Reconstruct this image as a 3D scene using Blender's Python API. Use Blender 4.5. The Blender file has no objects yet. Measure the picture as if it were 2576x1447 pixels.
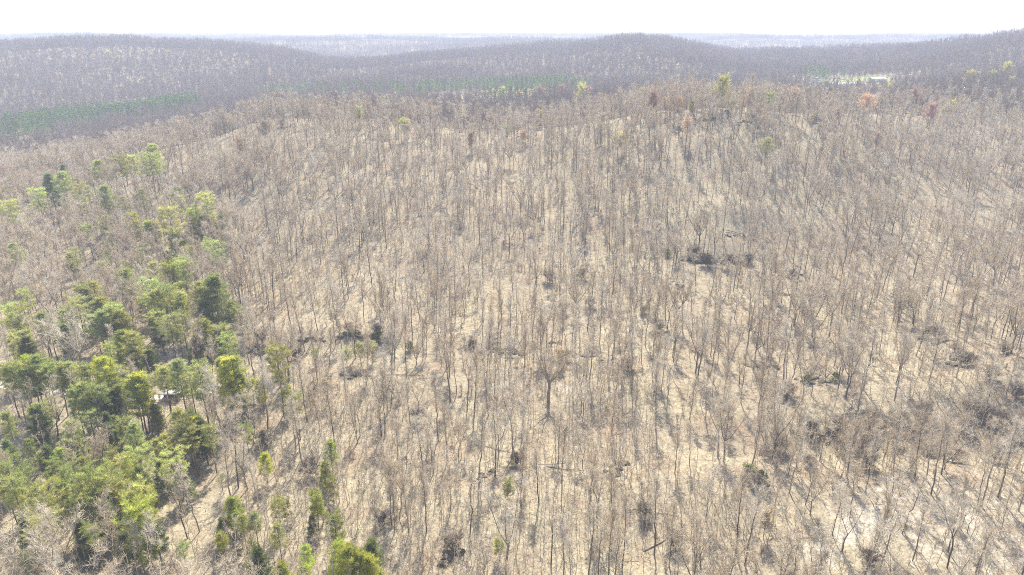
import bpy, math, random
import numpy as np
from mathutils import Vector, Matrix

# ------------------------------------------------------------------ camera, sky, sun, exposure
sc = bpy.context.scene
COL = sc.collection
HC = 100.0                              # camera height over the valley floor
PITCH = math.radians(20.3)
FP = 1718.0                             # focal length in photo units (2576 wide)
cam_d = bpy.data.cameras.new('camera')
cam = bpy.data.objects.new('camera', cam_d); COL.objects.link(cam)
cam.location = (0, 0, HC)
cam.rotation_euler = (math.pi/2 - PITCH, 0, 0)
cam_d.sensor_width = 36.0
cam_d.lens = 36.0*FP/2576.0
cam_d.clip_start = 1.0; cam_d.clip_end = 40000.0
sc.camera = cam

SUN_EL, SUN_AZ = math.radians(52), math.radians(4)     # azimuth clockwise from +Y (straight ahead)
w = bpy.data.worlds.new('World'); sc.world = w; w.use_nodes = True
nt = w.node_tree; nt.nodes.clear()
sky = nt.nodes.new('ShaderNodeTexSky'); sky.sky_type = 'NISHITA'; sky.sun_disc = False
sky.sun_elevation = SUN_EL; sky.sun_rotation = SUN_AZ
sky.air_density = 0.8; sky.dust_density = 1.8; sky.ozone_density = 0.0
bg = nt.nodes.new('ShaderNodeBackground'); bg.inputs['Strength'].default_value = 0.14
wo = nt.nodes.new('ShaderNodeOutputWorld')
nt.links.new(sky.outputs[0], bg.inputs[0]); nt.links.new(bg.outputs[0], wo.inputs[0])
sun_d = bpy.data.lights.new('sun', 'SUN'); sun_d.energy = 4.2; sun_d.angle = math.radians(0.53)
sun_d.color = (1.0, 0.92, 0.79)
sun = bpy.data.objects.new('sun', sun_d); COL.objects.link(sun)
to_sun = Vector((math.sin(SUN_AZ)*math.cos(SUN_EL), math.cos(SUN_AZ)*math.cos(SUN_EL), math.sin(SUN_EL)))
sun.rotation_euler = to_sun.to_track_quat('Z', 'Y').to_euler()
sun.location = (0, 0, 300)
vs = sc.view_settings
vs.view_transform = 'Standard'; vs.look = 'None'; vs.gamma = 1.0; vs.use_curve_mapping = False
vs.exposure = 1.33
cy = sc.cycles
cy.max_bounces = 5; cy.diffuse_bounces = 3; cy.transmission_bounces = 3; cy.volume_bounces = 0
cy.use_denoising = False
cy.pixel_filter_type = 'BLACKMAN_HARRIS'; cy.filter_width = 1.05

rng = np.random.default_rng(11)
random.seed(11)

# ------------------------------------------------------------------ helpers
def tag(o, label=None, cat=None, group=None, kind=None):
    if label: o['label'] = label
    if cat: o['category'] = cat
    if group: o['group'] = group
    if kind: o['kind'] = kind
    return o

def mesh_np(name, verts, faces_flat, loop_tot, mats=(), mat_idx=None, smooth=False):
    """faces_flat: flat vertex indices, loop_tot: verts per face (int or array)"""
    me = bpy.data.meshes.new(name)
    v = np.asarray(verts, np.float32); f = np.asarray(faces_flat, np.int32).ravel()
    if np.isscalar(loop_tot): lt = np.full(len(f)//loop_tot, loop_tot, np.int32)
    else: lt = np.asarray(loop_tot, np.int32)
    ls = np.concatenate([[0], np.cumsum(lt)[:-1]]).astype(np.int32)
    me.vertices.add(len(v)); me.vertices.foreach_set('co', v.ravel())
    me.loops.add(len(f)); me.loops.foreach_set('vertex_index', f)
    me.polygons.add(len(lt)); me.polygons.foreach_set('loop_start', ls); me.polygons.foreach_set('loop_total', lt)
    for m in mats: me.materials.append(m)
    if mat_idx is not None: me.polygons.foreach_set('material_index', np.asarray(mat_idx, np.int32))
    if smooth: me.polygons.foreach_set('use_smooth', np.ones(len(lt), bool))
    me.update(calc_edges=True)
    return me

def link(name, me, parent=None, loc=None, rotz=0.0, scale=None):
    o = bpy.data.objects.new(name, me); COL.objects.link(o)
    if parent is not None: o.parent = parent
    if loc is not None: o.location = loc
    if rotz: o.rotation_euler = (0, 0, rotz)
    if scale is not None: o.scale = (scale,)*3 if np.isscalar(scale) else scale
    return o

def empty(name, loc, rotz=0.0, scale=1.0):
    o = bpy.data.objects.new(name, None); COL.objects.link(o)
    o.location = loc; o.rotation_euler = (0, 0, rotz); o.scale = (scale,)*3 if np.isscalar(scale) else scale
    o.empty_display_size = 0.5
    return o

def hash2(ix, iy, seed):
    n = (ix.astype(np.int64)*374761393 + iy.astype(np.int64)*668265263 + seed*1442695041) & 0xffffffff
    n = ((n ^ (n >> 13))*1274126177) & 0xffffffff
    return ((n ^ (n >> 16)) & 0xffff)/65535.0
def vnoise(x, y, seed=0):
    ix = np.floor(x); iy = np.floor(y); fx = x-ix; fy = y-iy
    fx = fx*fx*fx*(fx*(fx*6-15)+10); fy = fy*fy*fy*(fy*(fy*6-15)+10)
    a = hash2(ix, iy, seed); b = hash2(ix+1, iy, seed); c = hash2(ix, iy+1, seed); d = hash2(ix+1, iy+1, seed)
    return (a*(1-fx)+b*fx)*(1-fy) + (c*(1-fx)+d*fx)*fy - 0.5
def fbm(x, y, seed=0, octv=3):
    s = 0; a = 1.0
    for k in range(octv):
        s = s + a*vnoise(x*2**k, y*2**k, seed+17*k); a *= 0.5
    return s

# ------------------------------------------------------------------ terrain
cp, sp = math.cos(PITCH), math.sin(PITCH)
def ray(px, py):
    """photo point (2576 x 1447) -> t = X/Y and slope dz/dY"""
    a = (px-1288.0)/FP; b = -(py-723.5)/FP
    yy = cp + b*sp; zz = -sp + b*cp
    return a/yy, zz/yy
def project(X, Y, Z):
    X, Y, Z = np.asarray(X, float), np.asarray(Y, float), np.asarray(Z, float)-HC
    fwd = Y*cp - Z*sp; up = Y*sp + Z*cp
    fwd = np.maximum(fwd, 1e-3)
    return 1288.0 + FP*X/fwd, 723.5 - FP*up/fwd

# columns of the land: photo x at the horizon, crest of the near hill (Y, z), then the land behind
COLS = [
 (-1700, 330, 0,  [(500,-6),(800,6),(1100,60),(1350,80),(1800,60),(2600,60),(4500,88),(7000,94)]),
 (-400, 400, 5,  [(500,-4),(620,-2),(760,8),(1000,46),(1300,76),(1400,78),(1800,50),(2600,60),(4500,92),(7000,96)]),
 (0,    430, 9, [(520,2),(640,3),(800,10),(900,24),(1100,56),(1280,76),(1380,78),(1700,50),(2600,62),(4300,98),(7000,97)]),
 (300,  460, 21, [(550,11),(660,9),(820,11),(920,22),(1100,50),(1280,75),(1360,77),(1700,48),(2500,60),(4300,91),(7000,94)]),
 (500,  475, 30, [(570,20),(680,14),(850,17),(1000,34),(1150,54),(1300,71),(1370,73),(1700,46),(2500,64),(4300,91),(7000,97)]),
 (700,  485, 44, [(580,32),(700,23),(880,25),(1050,38),(1200,52),(1320,60),(1380,60),(1700,42),(2400,74),(2900,60),(4500,86),(7000,94)]),
 (870,  485, 42, [(580,34),(700,27),(900,28),(1080,33),(1250,38),(1330,38),(1650,30),(2000,46),(2450,76),(2800,66),(4500,86),(7000,94)]),
 (1100, 480, 37, [(570,33),(700,31),(900,34),(1080,40),(1280,49),(1400,51),(1650,38),(2000,46),(2450,73),(2800,64),(4500,86),(7000,94)]),
 (1300, 480, 34, [(570,33),(660,34),(760,37),(850,37),(1000,41),(1200,54),(1430,65),(1650,50),(2450,72),(2800,64),(4500,86),(7000,94)]),
 (1480, 470, 41, [(560,36),(700,37),(880,41),(1080,52),(1280,66),(1440,74),(1700,50),(2500,68),(4500,87),(7000,94)]),
 (1600, 455, 50, [(550,40),(700,38),(900,42),(1080,54),(1280,73),(1430,81),(1700,52),(2500,60),(3000,72),(4500,86),(7000,94)]),
 (1720, 440, 55, [(540,43),(700,38),(900,41),(1080,50),(1280,66),(1430,72),(1700,48),(2500,56),(3000,76),(4500,86),(7000,94)]),
 (1860, 430, 57, [(530,45),(700,38),(880,40),(1080,46),(1250,54),(1400,58),(1650,42),(2300,50),(3000,80),(3400,64),(4500,86),(7000,94)]),
 (2050, 450, 49, [(550,42),(700,37),(820,42),(920,49),(1050,50),(1250,56),(1500,62),(1800,44),(2400,56),(3000,77),(3400,64),(4500,86),(7000,94)]),
 (2200, 490, 46, [(570,42),(700,39),(800,43),(920,50),(1050,54),(1250,62),(1450,67),(1800,46),(2400,56),(3000,79),(3400,64),(4500,86),(7000,94)]),
 (2400, 570, 51, [(660,46),(760,48),(900,58),(1050,70),(1180,76),(1400,66),(1800,50),(3000,80),(4500,86),(7000,94)]),
 (2576, 650, 57, [(740,52),(840,60),(980,78),(1130,89),(1300,84),(1700,60),(3000,76),(4500,86),(7000,94)]),
 (3000, 700, 60, [(800,58),(920,70),(1080,88),(1250,94),(1500,80),(3000,74),(4500,86),(7000,94)]),
 (4300, 700, 62, [(820,62),(950,74),(1100,90),(1300,94),(1600,80),(3000,74),(4500,86),(7000,94)]),
]
def pchip(xk, yk, x):
    xk = np.array(xk, float); yk = np.array(yk, float)
    h = np.diff(xk); d = np.diff(yk)/h; m = np.zeros_like(yk)
    m[0], m[-1] = d[0], d[-1]
    for i in range(1, len(xk)-1):
        if d[i-1]*d[i] > 0:
            w1 = 2*h[i]+h[i-1]; w2 = h[i]+2*h[i-1]
            m[i] = (w1+w2)/(w1/d[i-1]+w2/d[i])
    i = np.clip(np.searchsorted(xk, x)-1, 0, len(xk)-2)
    t = (x-xk[i])/h[i]
    return ((2*t**3-3*t**2+1)*yk[i] + (t**3-2*t**2+t)*h[i]*m[i] + (-2*t**3+3*t**2)*yk[i+1] + (t**3-t**2)*h[i]*m[i+1])
NY = 700
YG = np.exp(np.linspace(math.log(8.0), math.log(9000.0), NY))
prof = []
for px, yc, zc, tail in COLS:
    kn = [(0,-10),(60,-3),(107,0),(165,0.02*zc),(220,0.06*zc)]
    for u in (0.2, 0.4, 0.6, 0.8, 0.93, 1.0):
        s = 0.55*(u*u*(3-2*u)) + 0.45*u**1.5
        kn.append((235+(yc-235)*u, zc*(0.07+0.93*s)))
    kn += tail + [(9500, 80)]
    prof.append(pchip([k[0] for k in kn], [k[1] for k in kn], YG))
prof = np.array(prof)
TC = np.array([ray(c[0], 160)[0] for c in COLS])
NT = 260
TG = np.linspace(TC[0], TC[-1], NT)
TAB = np.array([pchip(TC, prof[:, j], TG) for j in range(NY)]).T        # [t, Y]

# small features of the near ground: X, Y, radius x, radius y, height
def at_flat(px, py, z=0.0):
    t, s = ray(px, py); Y = (z-HC)/s
    return t*Y, Y
BUMPS = []
for px, py, rx, ry, h in [
    (2660, 1000, 20, 24, 9.0), (2350, 1000, 26, 10, 3.2), (2080, 1130, 34, 8, -3.0), (2420, 1120, 22, 10, -3.5),
    (1300, 960, 50, 16, 2.4), (900, 860, 40, 8, 2.8), (600, 900, 30, 8, -2.0), (250, 1180, 26, 14, -3.0),
    (1350, 1250, 36, 14, 1.8), (1750, 1330, 20, 16, -2.0), (1850, 640, 28, 10, 3.0), (1850, 700, 30, 8, -2.0),
    (1100, 740, 14, 40, -2.2), (920, 720, 12, 40, 1.8), (1500, 700, 14, 40, 1.6), (700, 700, 14, 40, -2.4)]:
    x, y = at_flat(px, py); BUMPS.append((x, y, rx, ry, h))
def height(X, Y):
    X = np.asarray(X, float); Y = np.asarray(Y, float)
    Yc = np.clip(Y, 8.5, 8990.0); t = np.clip(X/np.maximum(Yc, 30.0), TG[0]+1e-6, TG[-1]-1e-6)
    ft = (t-TG[0])/(TG[1]-TG[0]); it = np.clip(ft.astype(int), 0, NT-2); ft = ft-it
    fy = np.log(Yc/8.0)/math.log(9000.0/8.0)*(NY-1); iy = np.clip(fy.astype(int), 0, NY-2); fy = fy-iy
    z = (TAB[it,iy]*(1-ft)+TAB[it+1,iy]*ft)*(1-fy) + (TAB[it,iy+1]*(1-ft)+TAB[it+1,iy+1]*ft)*fy
    near = np.clip((Y-40)/60, 0, 1)
    z = z + near*(2.6*fbm(X/70, Y/70, 3, 3) + 0.7*fbm(X/14, Y/14, 9, 2))
    far = np.clip((Y-520)/400, 0, 1)
    z = z + far*(20*fbm(X/240, Y/260, 21, 3))*np.clip((1700-Y)/600, 0.35, 1)
    vf = np.clip((Y-1600)/700, 0, 1)
    z = z + vf*(36*fbm(X/620, Y/520, 33, 3))
    for bx, by, rx, ry, h in BUMPS:
        z = z + h*np.exp(-(((X-bx)/rx)**2 + ((Y-by)/ry)**2))
    cap = 97.0 + np.clip((X-300)/200, 0, 1)*np.clip((1600-Y)/300, 0, 1)*8
    z = np.where((z > cap-12) & (Y > 500), cap-12+12*np.tanh((z-(cap-12))/12), z)
    return z
YT = np.exp(np.linspace(math.log(40.0), math.log(8900.0), 1500))
def ground_hit(px, py, lift=0.0):
    """where the sight line meets the ground raised by lift: returns X, Y, ground z"""
    t, s = ray(px, py)
    zr = HC + s*YT
    d = zr - (height(t*YT, YT)+lift)
    neg = np.where(d <= 0)[0]
    i = neg[0] if len(neg) else len(YT)-1
    if i > 0 and len(neg):
        a = d[i-1]/(d[i-1]-d[i]); Y = YT[i-1]+(YT[i]-YT[i-1])*a
    else: Y = YT[i]
    X = t*Y
    return X, Y, float(height(np.array([X]), np.array([Y]))[0])

# ------------------------------------------------------------------ materials
def new_mat(name):
    m = bpy.data.materials.new(name); m.use_nodes = True
    n = m.node_tree; b = n.nodes['Principled BSDF']
    b.inputs['Roughness'].default_value = 0.9
    b.inputs['Specular IOR Level'].default_value = 0.15
    return m, n, b
def N(n, t, **kw):
    x = n.nodes.new(t)
    for k, v in kw.items(): setattr(x, k, v)
    return x
def mixc(n, a, b, fac, mode='MIX'):
    x = N(n, 'ShaderNodeMix', data_type='RGBA', blend_type=mode)
    for s, v in ((0, fac), (6, a), (7, b)):
        if hasattr(v, 'is_output') or hasattr(v, 'links'): n.links.new(v, x.inputs[s])
        else: x.inputs[s].default_value = v if s == 0 else (*v, 1)
    return x.outputs[2]
def ramp(n, src, p0, p1, v0=0.0, v1=1.0):
    x = N(n, 'ShaderNodeMapRange'); x.inputs[1].default_value = p0; x.inputs[2].default_value = p1
    x.inputs[3].default_value = v0; x.inputs[4].default_value = v1
    n.links.new(src, x.inputs[0]); return x.outputs[0]
def noise(n, scale, detail=4, vec=None, rough=0.55):
    x = N(n, 'ShaderNodeTexNoise'); x.inputs['Scale'].default_value = scale
    x.inputs['Detail'].default_value = detail; x.inputs['Roughness'].default_value = rough
    if vec is not None: n.links.new(vec, x.inputs['Vector'])
    return x.outputs[0]
def gray(n, v):
    x = N(n, 'ShaderNodeCombineColor')
    for i in range(3): n.links.new(v, x.inputs[i])
    return x.outputs[0]

def ground_material():
    m, n, b = new_mat('leaf_litter')
    pos = N(n, 'ShaderNodeNewGeometry').outputs['Position']
    c = mixc(n, (0.335,0.295,0.205), (0.27,0.23,0.168), ramp(n, noise(n, 0.035, 3, pos), 0.38, 0.62))
    c = mixc(n, c, (0.27,0.20,0.135), ramp(n, noise(n, 0.09, 4, pos), 0.52, 0.72, 0, 0.85))
    c = mixc(n, c, (0.28,0.27,0.15), ramp(n, noise(n, 0.11, 4, pos), 0.62, 0.78, 0, 0.5))
    at = N(n, 'ShaderNodeAttribute', attribute_name='pale'); mth = N(n, 'ShaderNodeMath', operation='MULTIPLY_ADD')
    n.links.new(at.outputs['Fac'], mth.inputs[0]); mth.inputs[1].default_value = 0.75
    n.links.new(ramp(n, noise(n, 0.35, 5, pos, 0.65), 0.3, 0.7, -0.2, 0.3), mth.inputs[2])
    c = mixc(n, c, (0.41,0.375,0.30), ramp(n, mth.outputs[0], 0.28, 0.62))
    c = mixc(n, c, gray(n, ramp(n, noise(n, 0.55, 6, pos, 0.75), 0.3, 0.7, 0.58, 1.24)), 1.0, 'MULTIPLY')
    v = N(n, 'ShaderNodeTexVoronoi'); v.inputs['Scale'].default_value = 3.2; n.links.new(pos, v.inputs['Vector'])
    sep = N(n, 'ShaderNodeSeparateColor'); n.links.new(v.outputs['Color'], sep.inputs[0])
    c = mixc(n, c, gray(n, ramp(n, sep.outputs[0], 0, 1, 0.68, 1.18)), 1.0, 'MULTIPLY')
    n.links.new(c, b.inputs['Base Color'])
    bp = N(n, 'ShaderNodeBump'); bp.inputs['Strength'].default_value = 0.5; bp.inputs['Distance'].default_value = 0.25
    n.links.new(noise(n, 1.6, 5, pos, 0.7), bp.inputs['Height']); n.links.new(bp.outputs[0], b.inputs['Normal'])
    b.inputs['Roughness'].default_value = 1.0; b.inputs['Specular IOR Level'].default_value = 0.0
    return m
def plain_material(name, ca, cb, scale, rough=0.95):
    m, n, b = new_mat(name)
    pos = N(n, 'ShaderNodeNewGeometry').outputs['Position']
    c = mixc(n, ca, cb, ramp(n, noise(n, scale, 5, pos, 0.65), 0.35, 0.65))
    n.links.new(c, b.inputs['Base Color']); b.inputs['Roughness'].default_value = rough
    bp = N(n, 'ShaderNodeBump'); bp.inputs['Strength'].default_value = 0.4; bp.inputs['Distance'].default_value = 0.15
    n.links.new(noise(n, scale*3, 4, pos, 0.7), bp.inputs['Height']); n.links.new(bp.outputs[0], b.inputs['Normal'])
    return m
def bark_material(name, ca, cb, cc, trans=0.0):
    m, n, b = new_mat(name)
    oi = N(n, 'ShaderNodeObjectInfo')
    r = N(n, 'ShaderNodeValToRGB'); e = r.color_ramp.elements
    e[0].color = (*ca, 1); e[1].color = (*cc, 1); x = e.new(0.5); x.color = (*cb, 1)
    n.links.new(oi.outputs['Random'], r.inputs[0])
    tc = N(n, 'ShaderNodeTexCoord'); mp = N(n, 'ShaderNodeMapping'); mp.inputs['Scale'].default_value = (6, 6, 0.8)
    n.links.new(tc.outputs['Object'], mp.inputs[0])
    c = mixc(n, r.outputs[0], gray(n, ramp(n, noise(n, 1.0, 4, mp.outputs[0], 0.7), 0.3, 0.7, 0.65, 1.25)), 1.0, 'MULTIPLY')
    n.links.new(c, b.inputs['Base Color']); b.inputs['Roughness'].default_value = 0.95
    if trans:                                   # thin budding twigs let some light through
        t = N(n, 'ShaderNodeBsdfTranslucent'); d = N(n, 'ShaderNodeBsdfDiffuse'); mx = N(n, 'ShaderNodeMixShader'); mx.inputs[0].default_value = trans
        n.links.new(c, t.inputs[0]); n.links.new(c, d.inputs[0]); n.links.new(d.outputs[0], mx.inputs[1]); n.links.new(t.outputs[0], mx.inputs[2])
        n.links.new(mx.outputs[0], n.nodes['Material Output'].inputs[0])
    return m
def leaf_material(name, ca, cb, trans=0.4, use_obj=True):
    m, n, b = new_mat(name)
    out = n.nodes['Material Output']
    tc = N(n, 'ShaderNodeTexCoord')
    c = mixc(n, ca, cb, ramp(n, noise(n, 0.9, 4, tc.outputs['Object'], 0.6), 0.35, 0.65))
    oi = N(n, 'ShaderNodeObjectInfo')
    if use_obj: c = mixc(n, c, oi.outputs['Color'], 1.0, 'MULTIPLY')
    c = mixc(n, c, gray(n, ramp(n, oi.outputs['Random'], 0, 1, 0.78, 1.2)), 1.0, 'MULTIPLY')
    d = N(n, 'ShaderNodeBsdfDiffuse'); t = N(n, 'ShaderNodeBsdfTranslucent'); mx = N(n, 'ShaderNodeMixShader')
    mx.inputs[0].default_value = trans
    n.links.new(c, d.inputs[0]); n.links.new(c, t.inputs[0])
    n.links.new(d.outputs[0], mx.inputs[1]); n.links.new(t.outputs[0], mx.inputs[2]); n.links.new(mx.outputs[0], out.inputs[0])
    return m
M_ground = ground_material()
M_gravel = plain_material('gravel', (0.46,0.43,0.38), (0.36,0.33,0.28), 0.8)
M_wash = plain_material('pale_wash', (0.56,0.53,0.47), (0.40,0.36,0.29), 0.5)
M_straw = plain_material('straw_grass', (0.52,0.43,0.22), (0.46,0.37,0.20), 0.05)
M_grass = plain_material('green_grass', (0.17,0.22,0.07), (0.27,0.27,0.12), 0.04)
M_rock = plain_material('weathered_rock', (0.17,0.145,0.11), (0.06,0.055,0.03), 0.7)
M_log = plain_material('dead_wood', (0.24,0.21,0.18), (0.14,0.12,0.10), 0.9)
M_bark = bark_material('grey_bark', (0.11,0.088,0.063), (0.18,0.146,0.108), (0.31,0.262,0.205))
M_twig = bark_material('grey_twigs', (0.50,0.405,0.28), (0.61,0.515,0.375), (0.72,0.645,0.51))
M_pbark = bark_material('pine_bark', (0.11,0.085,0.07), (0.15,0.115,0.09), (0.19,0.15,0.12))
M_limb = bark_material('grey_limbs', (0.32,0.255,0.175), (0.42,0.35,0.25), (0.52,0.45,0.345))
M_farwood = bark_material('far_wood', (0.22,0.172,0.135), (0.29,0.235,0.188), (0.37,0.31,0.255))
M_needle = leaf_material('pine_needles', (0.34,0.375,0.115), (0.48,0.49,0.17), 0.58)
M_needle_far = leaf_material('dark_pine_needles', (0.13,0.20,0.07), (0.21,0.29,0.10), 0.45)
M_bud = leaf_material('young_leaves', (0.9,0.9,0.9), (1.0,1.0,1.0), 0.45)
M_white = plain_material('white_paint', (0.78,0.78,0.76), (0.70,0.70,0.68), 0.6)
M_metal = plain_material('pale_metal_roof', (0.62,0.62,0.60), (0.52,0.52,0.50), 0.4, 0.5)
M_pink = plain_material('faded_red_roof', (0.55,0.36,0.32), (0.48,0.32,0.28), 0.4, 0.6)
M_dark = plain_material('dark_opening', (0.03,0.03,0.035), (0.05,0.05,0.05), 0.6)

# ------------------------------------------------------------------ ground sheet
na, ny = 420, 460
ang = np.linspace(-1.25, 1.25, na)                       # tan of azimuth, even steps
yv = np.concatenate([np.linspace(6, 100, 30)[:-1], np.linspace(100, 560, 230)[:-1], np.exp(np.linspace(math.log(560), math.log(8800), ny-258))])
ny = len(yv)
TT, YY = np.meshgrid(ang, yv, indexing='ij'); XX = TT*np.maximum(YY, 60.0)
ZZ = height(XX, YY)
gv = np.stack([XX, YY, ZZ], -1).reshape(-1, 3)
ii, jj = np.meshgrid(np.arange(na-1), np.arange(ny-1), indexing='ij')
q = np.stack([ii*ny+jj, (ii+1)*ny+jj, (ii+1)*ny+jj+1, ii*ny+jj+1], -1).reshape(-1)
me = mesh_np('ground', gv, q, 4, [M_ground], smooth=True)
gpx, gpy = project(gv[:,0], gv[:,1], gv[:,2])
def blob(cx, cy_, rx, ry): return np.exp(-(((gv[:,0]-cx)/rx)**2+((gv[:,1]-cy_)/ry)**2))
pale = np.zeros(len(gv))
for px, py, rx, ry, a in [(2420,1330,34,26,0.55), (2060,1395,5,4,1.0), (2130,1345,4,4,1.0), (2180,1318,5,4,1.4), (2235,1292,5,3,1.2), (2250,1300,14,10,0.6), (1250,980,22,14,0.35), (1440,990,14,12,0.4), (930,600,14,30,0.3), (1050,680,6,40,0.35), (920,680,5,30,0.35), (2540,680,30,20,0.4), (450,890,22,12,0.45), (1600,1280,40,20,0.2), (1100,480,30,30,0.25)]:
    x, y, z = ground_hit(px, py); pale = np.maximum(pale, a*blob(x, y, rx, ry))
pa = me.attributes.new('pale', 'FLOAT', 'POINT'); pa.data.foreach_set('value', pale.astype(np.float32))
g = link('ground', me); tag(g, kind='structure')

def ribbon(name, pts, width, mat, lift=0.06, kind='structure', jag=0.0, n=80):
    P = np.array(pts, float); s = np.linspace(0, len(P)-1, n)
    X = np.interp(s, np.arange(len(P)), P[:,0]); Y = np.interp(s, np.arange(len(P)), P[:,1])
    k = np.ones(9)/9
    for _ in range(2):
        X = np.convolve(np.pad(X, 4, 'edge'), k, 'valid'); Y = np.convolve(np.pad(Y, 4, 'edge'), k, 'valid')
    dx = np.gradient(X); dy = np.gradient(Y); L = np.hypot(dx, dy)+1e-6
    nx, nyv = -dy/L, dx/L
    rows = []
    W = np.linspace(-0.5, 0.5, 6)
    wv = width*(1+jag*vnoise(np.arange(n)/4.0, np.zeros(n), 5)*2)
    for a in W: rows.append((X+nx*a*wv, Y+nyv*a*wv))
    V = np.array([[(r[0][i], r[1][i]) for r in rows] for i in range(n)]).reshape(-1, 2)
    Z = height(V[:,0], V[:,1])+lift
    a, b = np.meshgrid(np.arange(n-1), np.arange(5), indexing='ij')
    f = np.stack([a*6+b, a*6+b+1, (a+1)*6+b+1, (a+1)*6+b], -1).reshape(-1)
    o = link(name, mesh_np(name, np.column_stack([V, Z]), f, 4, [mat], smooth=True))
    return tag(o, kind=kind)
def patch(name, px, py, rx, ry, mat, lift=0.08, seed=1, rot=0.0):
    x0, y0, _ = ground_hit(px, py)
    V = []; NR, NA = 8, 40
    for i in range(NR+1):
        for j in range(NA):
            a = j/NA*2*math.pi; rr = (i/NR)*(1+0.28*math.sin(2*a+seed)+0.18*math.sin(5*a+seed*2.3)+0.1*math.sin(9*a+seed*4))
            u, v = rr*rx*math.cos(a), rr*ry*math.sin(a)
            V.append((x0+u*math.cos(rot)-v*math.sin(rot), y0+u*math.sin(rot)+v*math.cos(rot)))
    V = np.array(V); Z = height(V[:,0], V[:,1])+lift
    f = []
    for i in range(NR):
        for j in range(NA):
            f += [i*NA+j, i*NA+(j+1)%NA, (i+1)*NA+(j+1)%NA, (i+1)*NA+j]
    return tag(link(name, mesh_np(name, np.column_stack([V, Z]), f, 4, [mat], smooth=True)), kind='structure')
ROAD = [ground_hit(px, py)[:2] for px, py in [(-260,950),(-60,962),(0,968),(100,980),(200,992),(300,1002),(390,1006),(470,998),(540,974),(580,962),(610,950)]]
ribbon('gravel_road', ROAD, 4.6, M_gravel, 0.1, jag=0.2)
WASH = [ground_hit(px, py)[:2] for px, py in [(1990,1425),(2060,1395),(2130,1345),(2190,1310),(2250,1285),(2330,1262)]]
FIELDS = [(1215,252,70,74,M_straw,.5,1),(1150,262,34,40,M_straw,.7,2),(2040,220,34,100,M_grass,.5,3),(2200,212,52,70,M_grass,.6,4),(2120,227,50,50,M_straw,.8,6)]
for a_ in FIELDS: patch('meadow', *a_)

# ------------------------------------------------------------------ tree builders
def tubes(seg, k):
    """seg: array (n,8): p0, p1, r0, r1 -> verts, quads"""
    seg = np.asarray(seg, float); n = len(seg)
    p0, p1 = seg[:,0:3], seg[:,3:6]; d = p1-p0; d /= np.linalg.norm(d, axis=1, keepdims=True)+1e-9
    up = np.where(np.abs(d[:,2:3]) > 0.9, np.array([[1.0,0,0]]), np.array([[0,0,1.0]]))
    u = np.cross(d, up); u /= np.linalg.norm(u, axis=1, keepdims=True)+1e-9; v = np.cross(d, u)
    a = np.arange(k)/k*2*math.pi
    ring = np.cos(a)[None,:,None]*u[:,None,:] + np.sin(a)[None,:,None]*v[:,None,:]
    V = np.concatenate([p0[:,None,:]+ring*seg[:,6][:,None,None], p1[:,None,:]+ring*seg[:,7][:,None,None]], 1).reshape(-1, 3)
    b = (np.arange(n)*2*k)[:,None]; i = np.arange(k)[None,:]; j = (np.arange(k)+1)[None,:] % k
    F = np.stack([b+i, b+j, b+k+j, b+k+i], -1).reshape(-1, 4)
    return V, F
def blades(c, d, length, width, r):
    """needle / leaf triangles-as-quads: centre c, direction d"""
    n = len(c)
    s = np.cross(d, r.normal(size=(n,3))); s /= np.linalg.norm(s, axis=1, keepdims=True)+1e-9
    L = np.asarray(length).reshape(-1,1); W = np.asarray(width).reshape(-1,1)
    V = np.stack([c-s*W*0.35, c+d*L*0.55-s*W, c+d*L, c+d*L*0.55+s*W], 1).reshape(-1,3)
    F = np.arange(n*4).reshape(-1,4)
    return V, F
def join(parts):
    V, F, o = [], [], 0
    for v, f in parts:
        V.append(v); F.append(f+o); o += len(v)
    return np.concatenate(V), np.concatenate(F)

def polyline(seg, pts, r0, r1):
    n = len(pts)-1
    for i in range(n):
        a, b = i/n, (i+1)/n
        seg.append((*pts[i], *pts[i+1], r0+(r1-r0)*a, r0+(r1-r0)*b))
def unit(v): return v/(np.linalg.norm(v)+1e-9)

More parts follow.
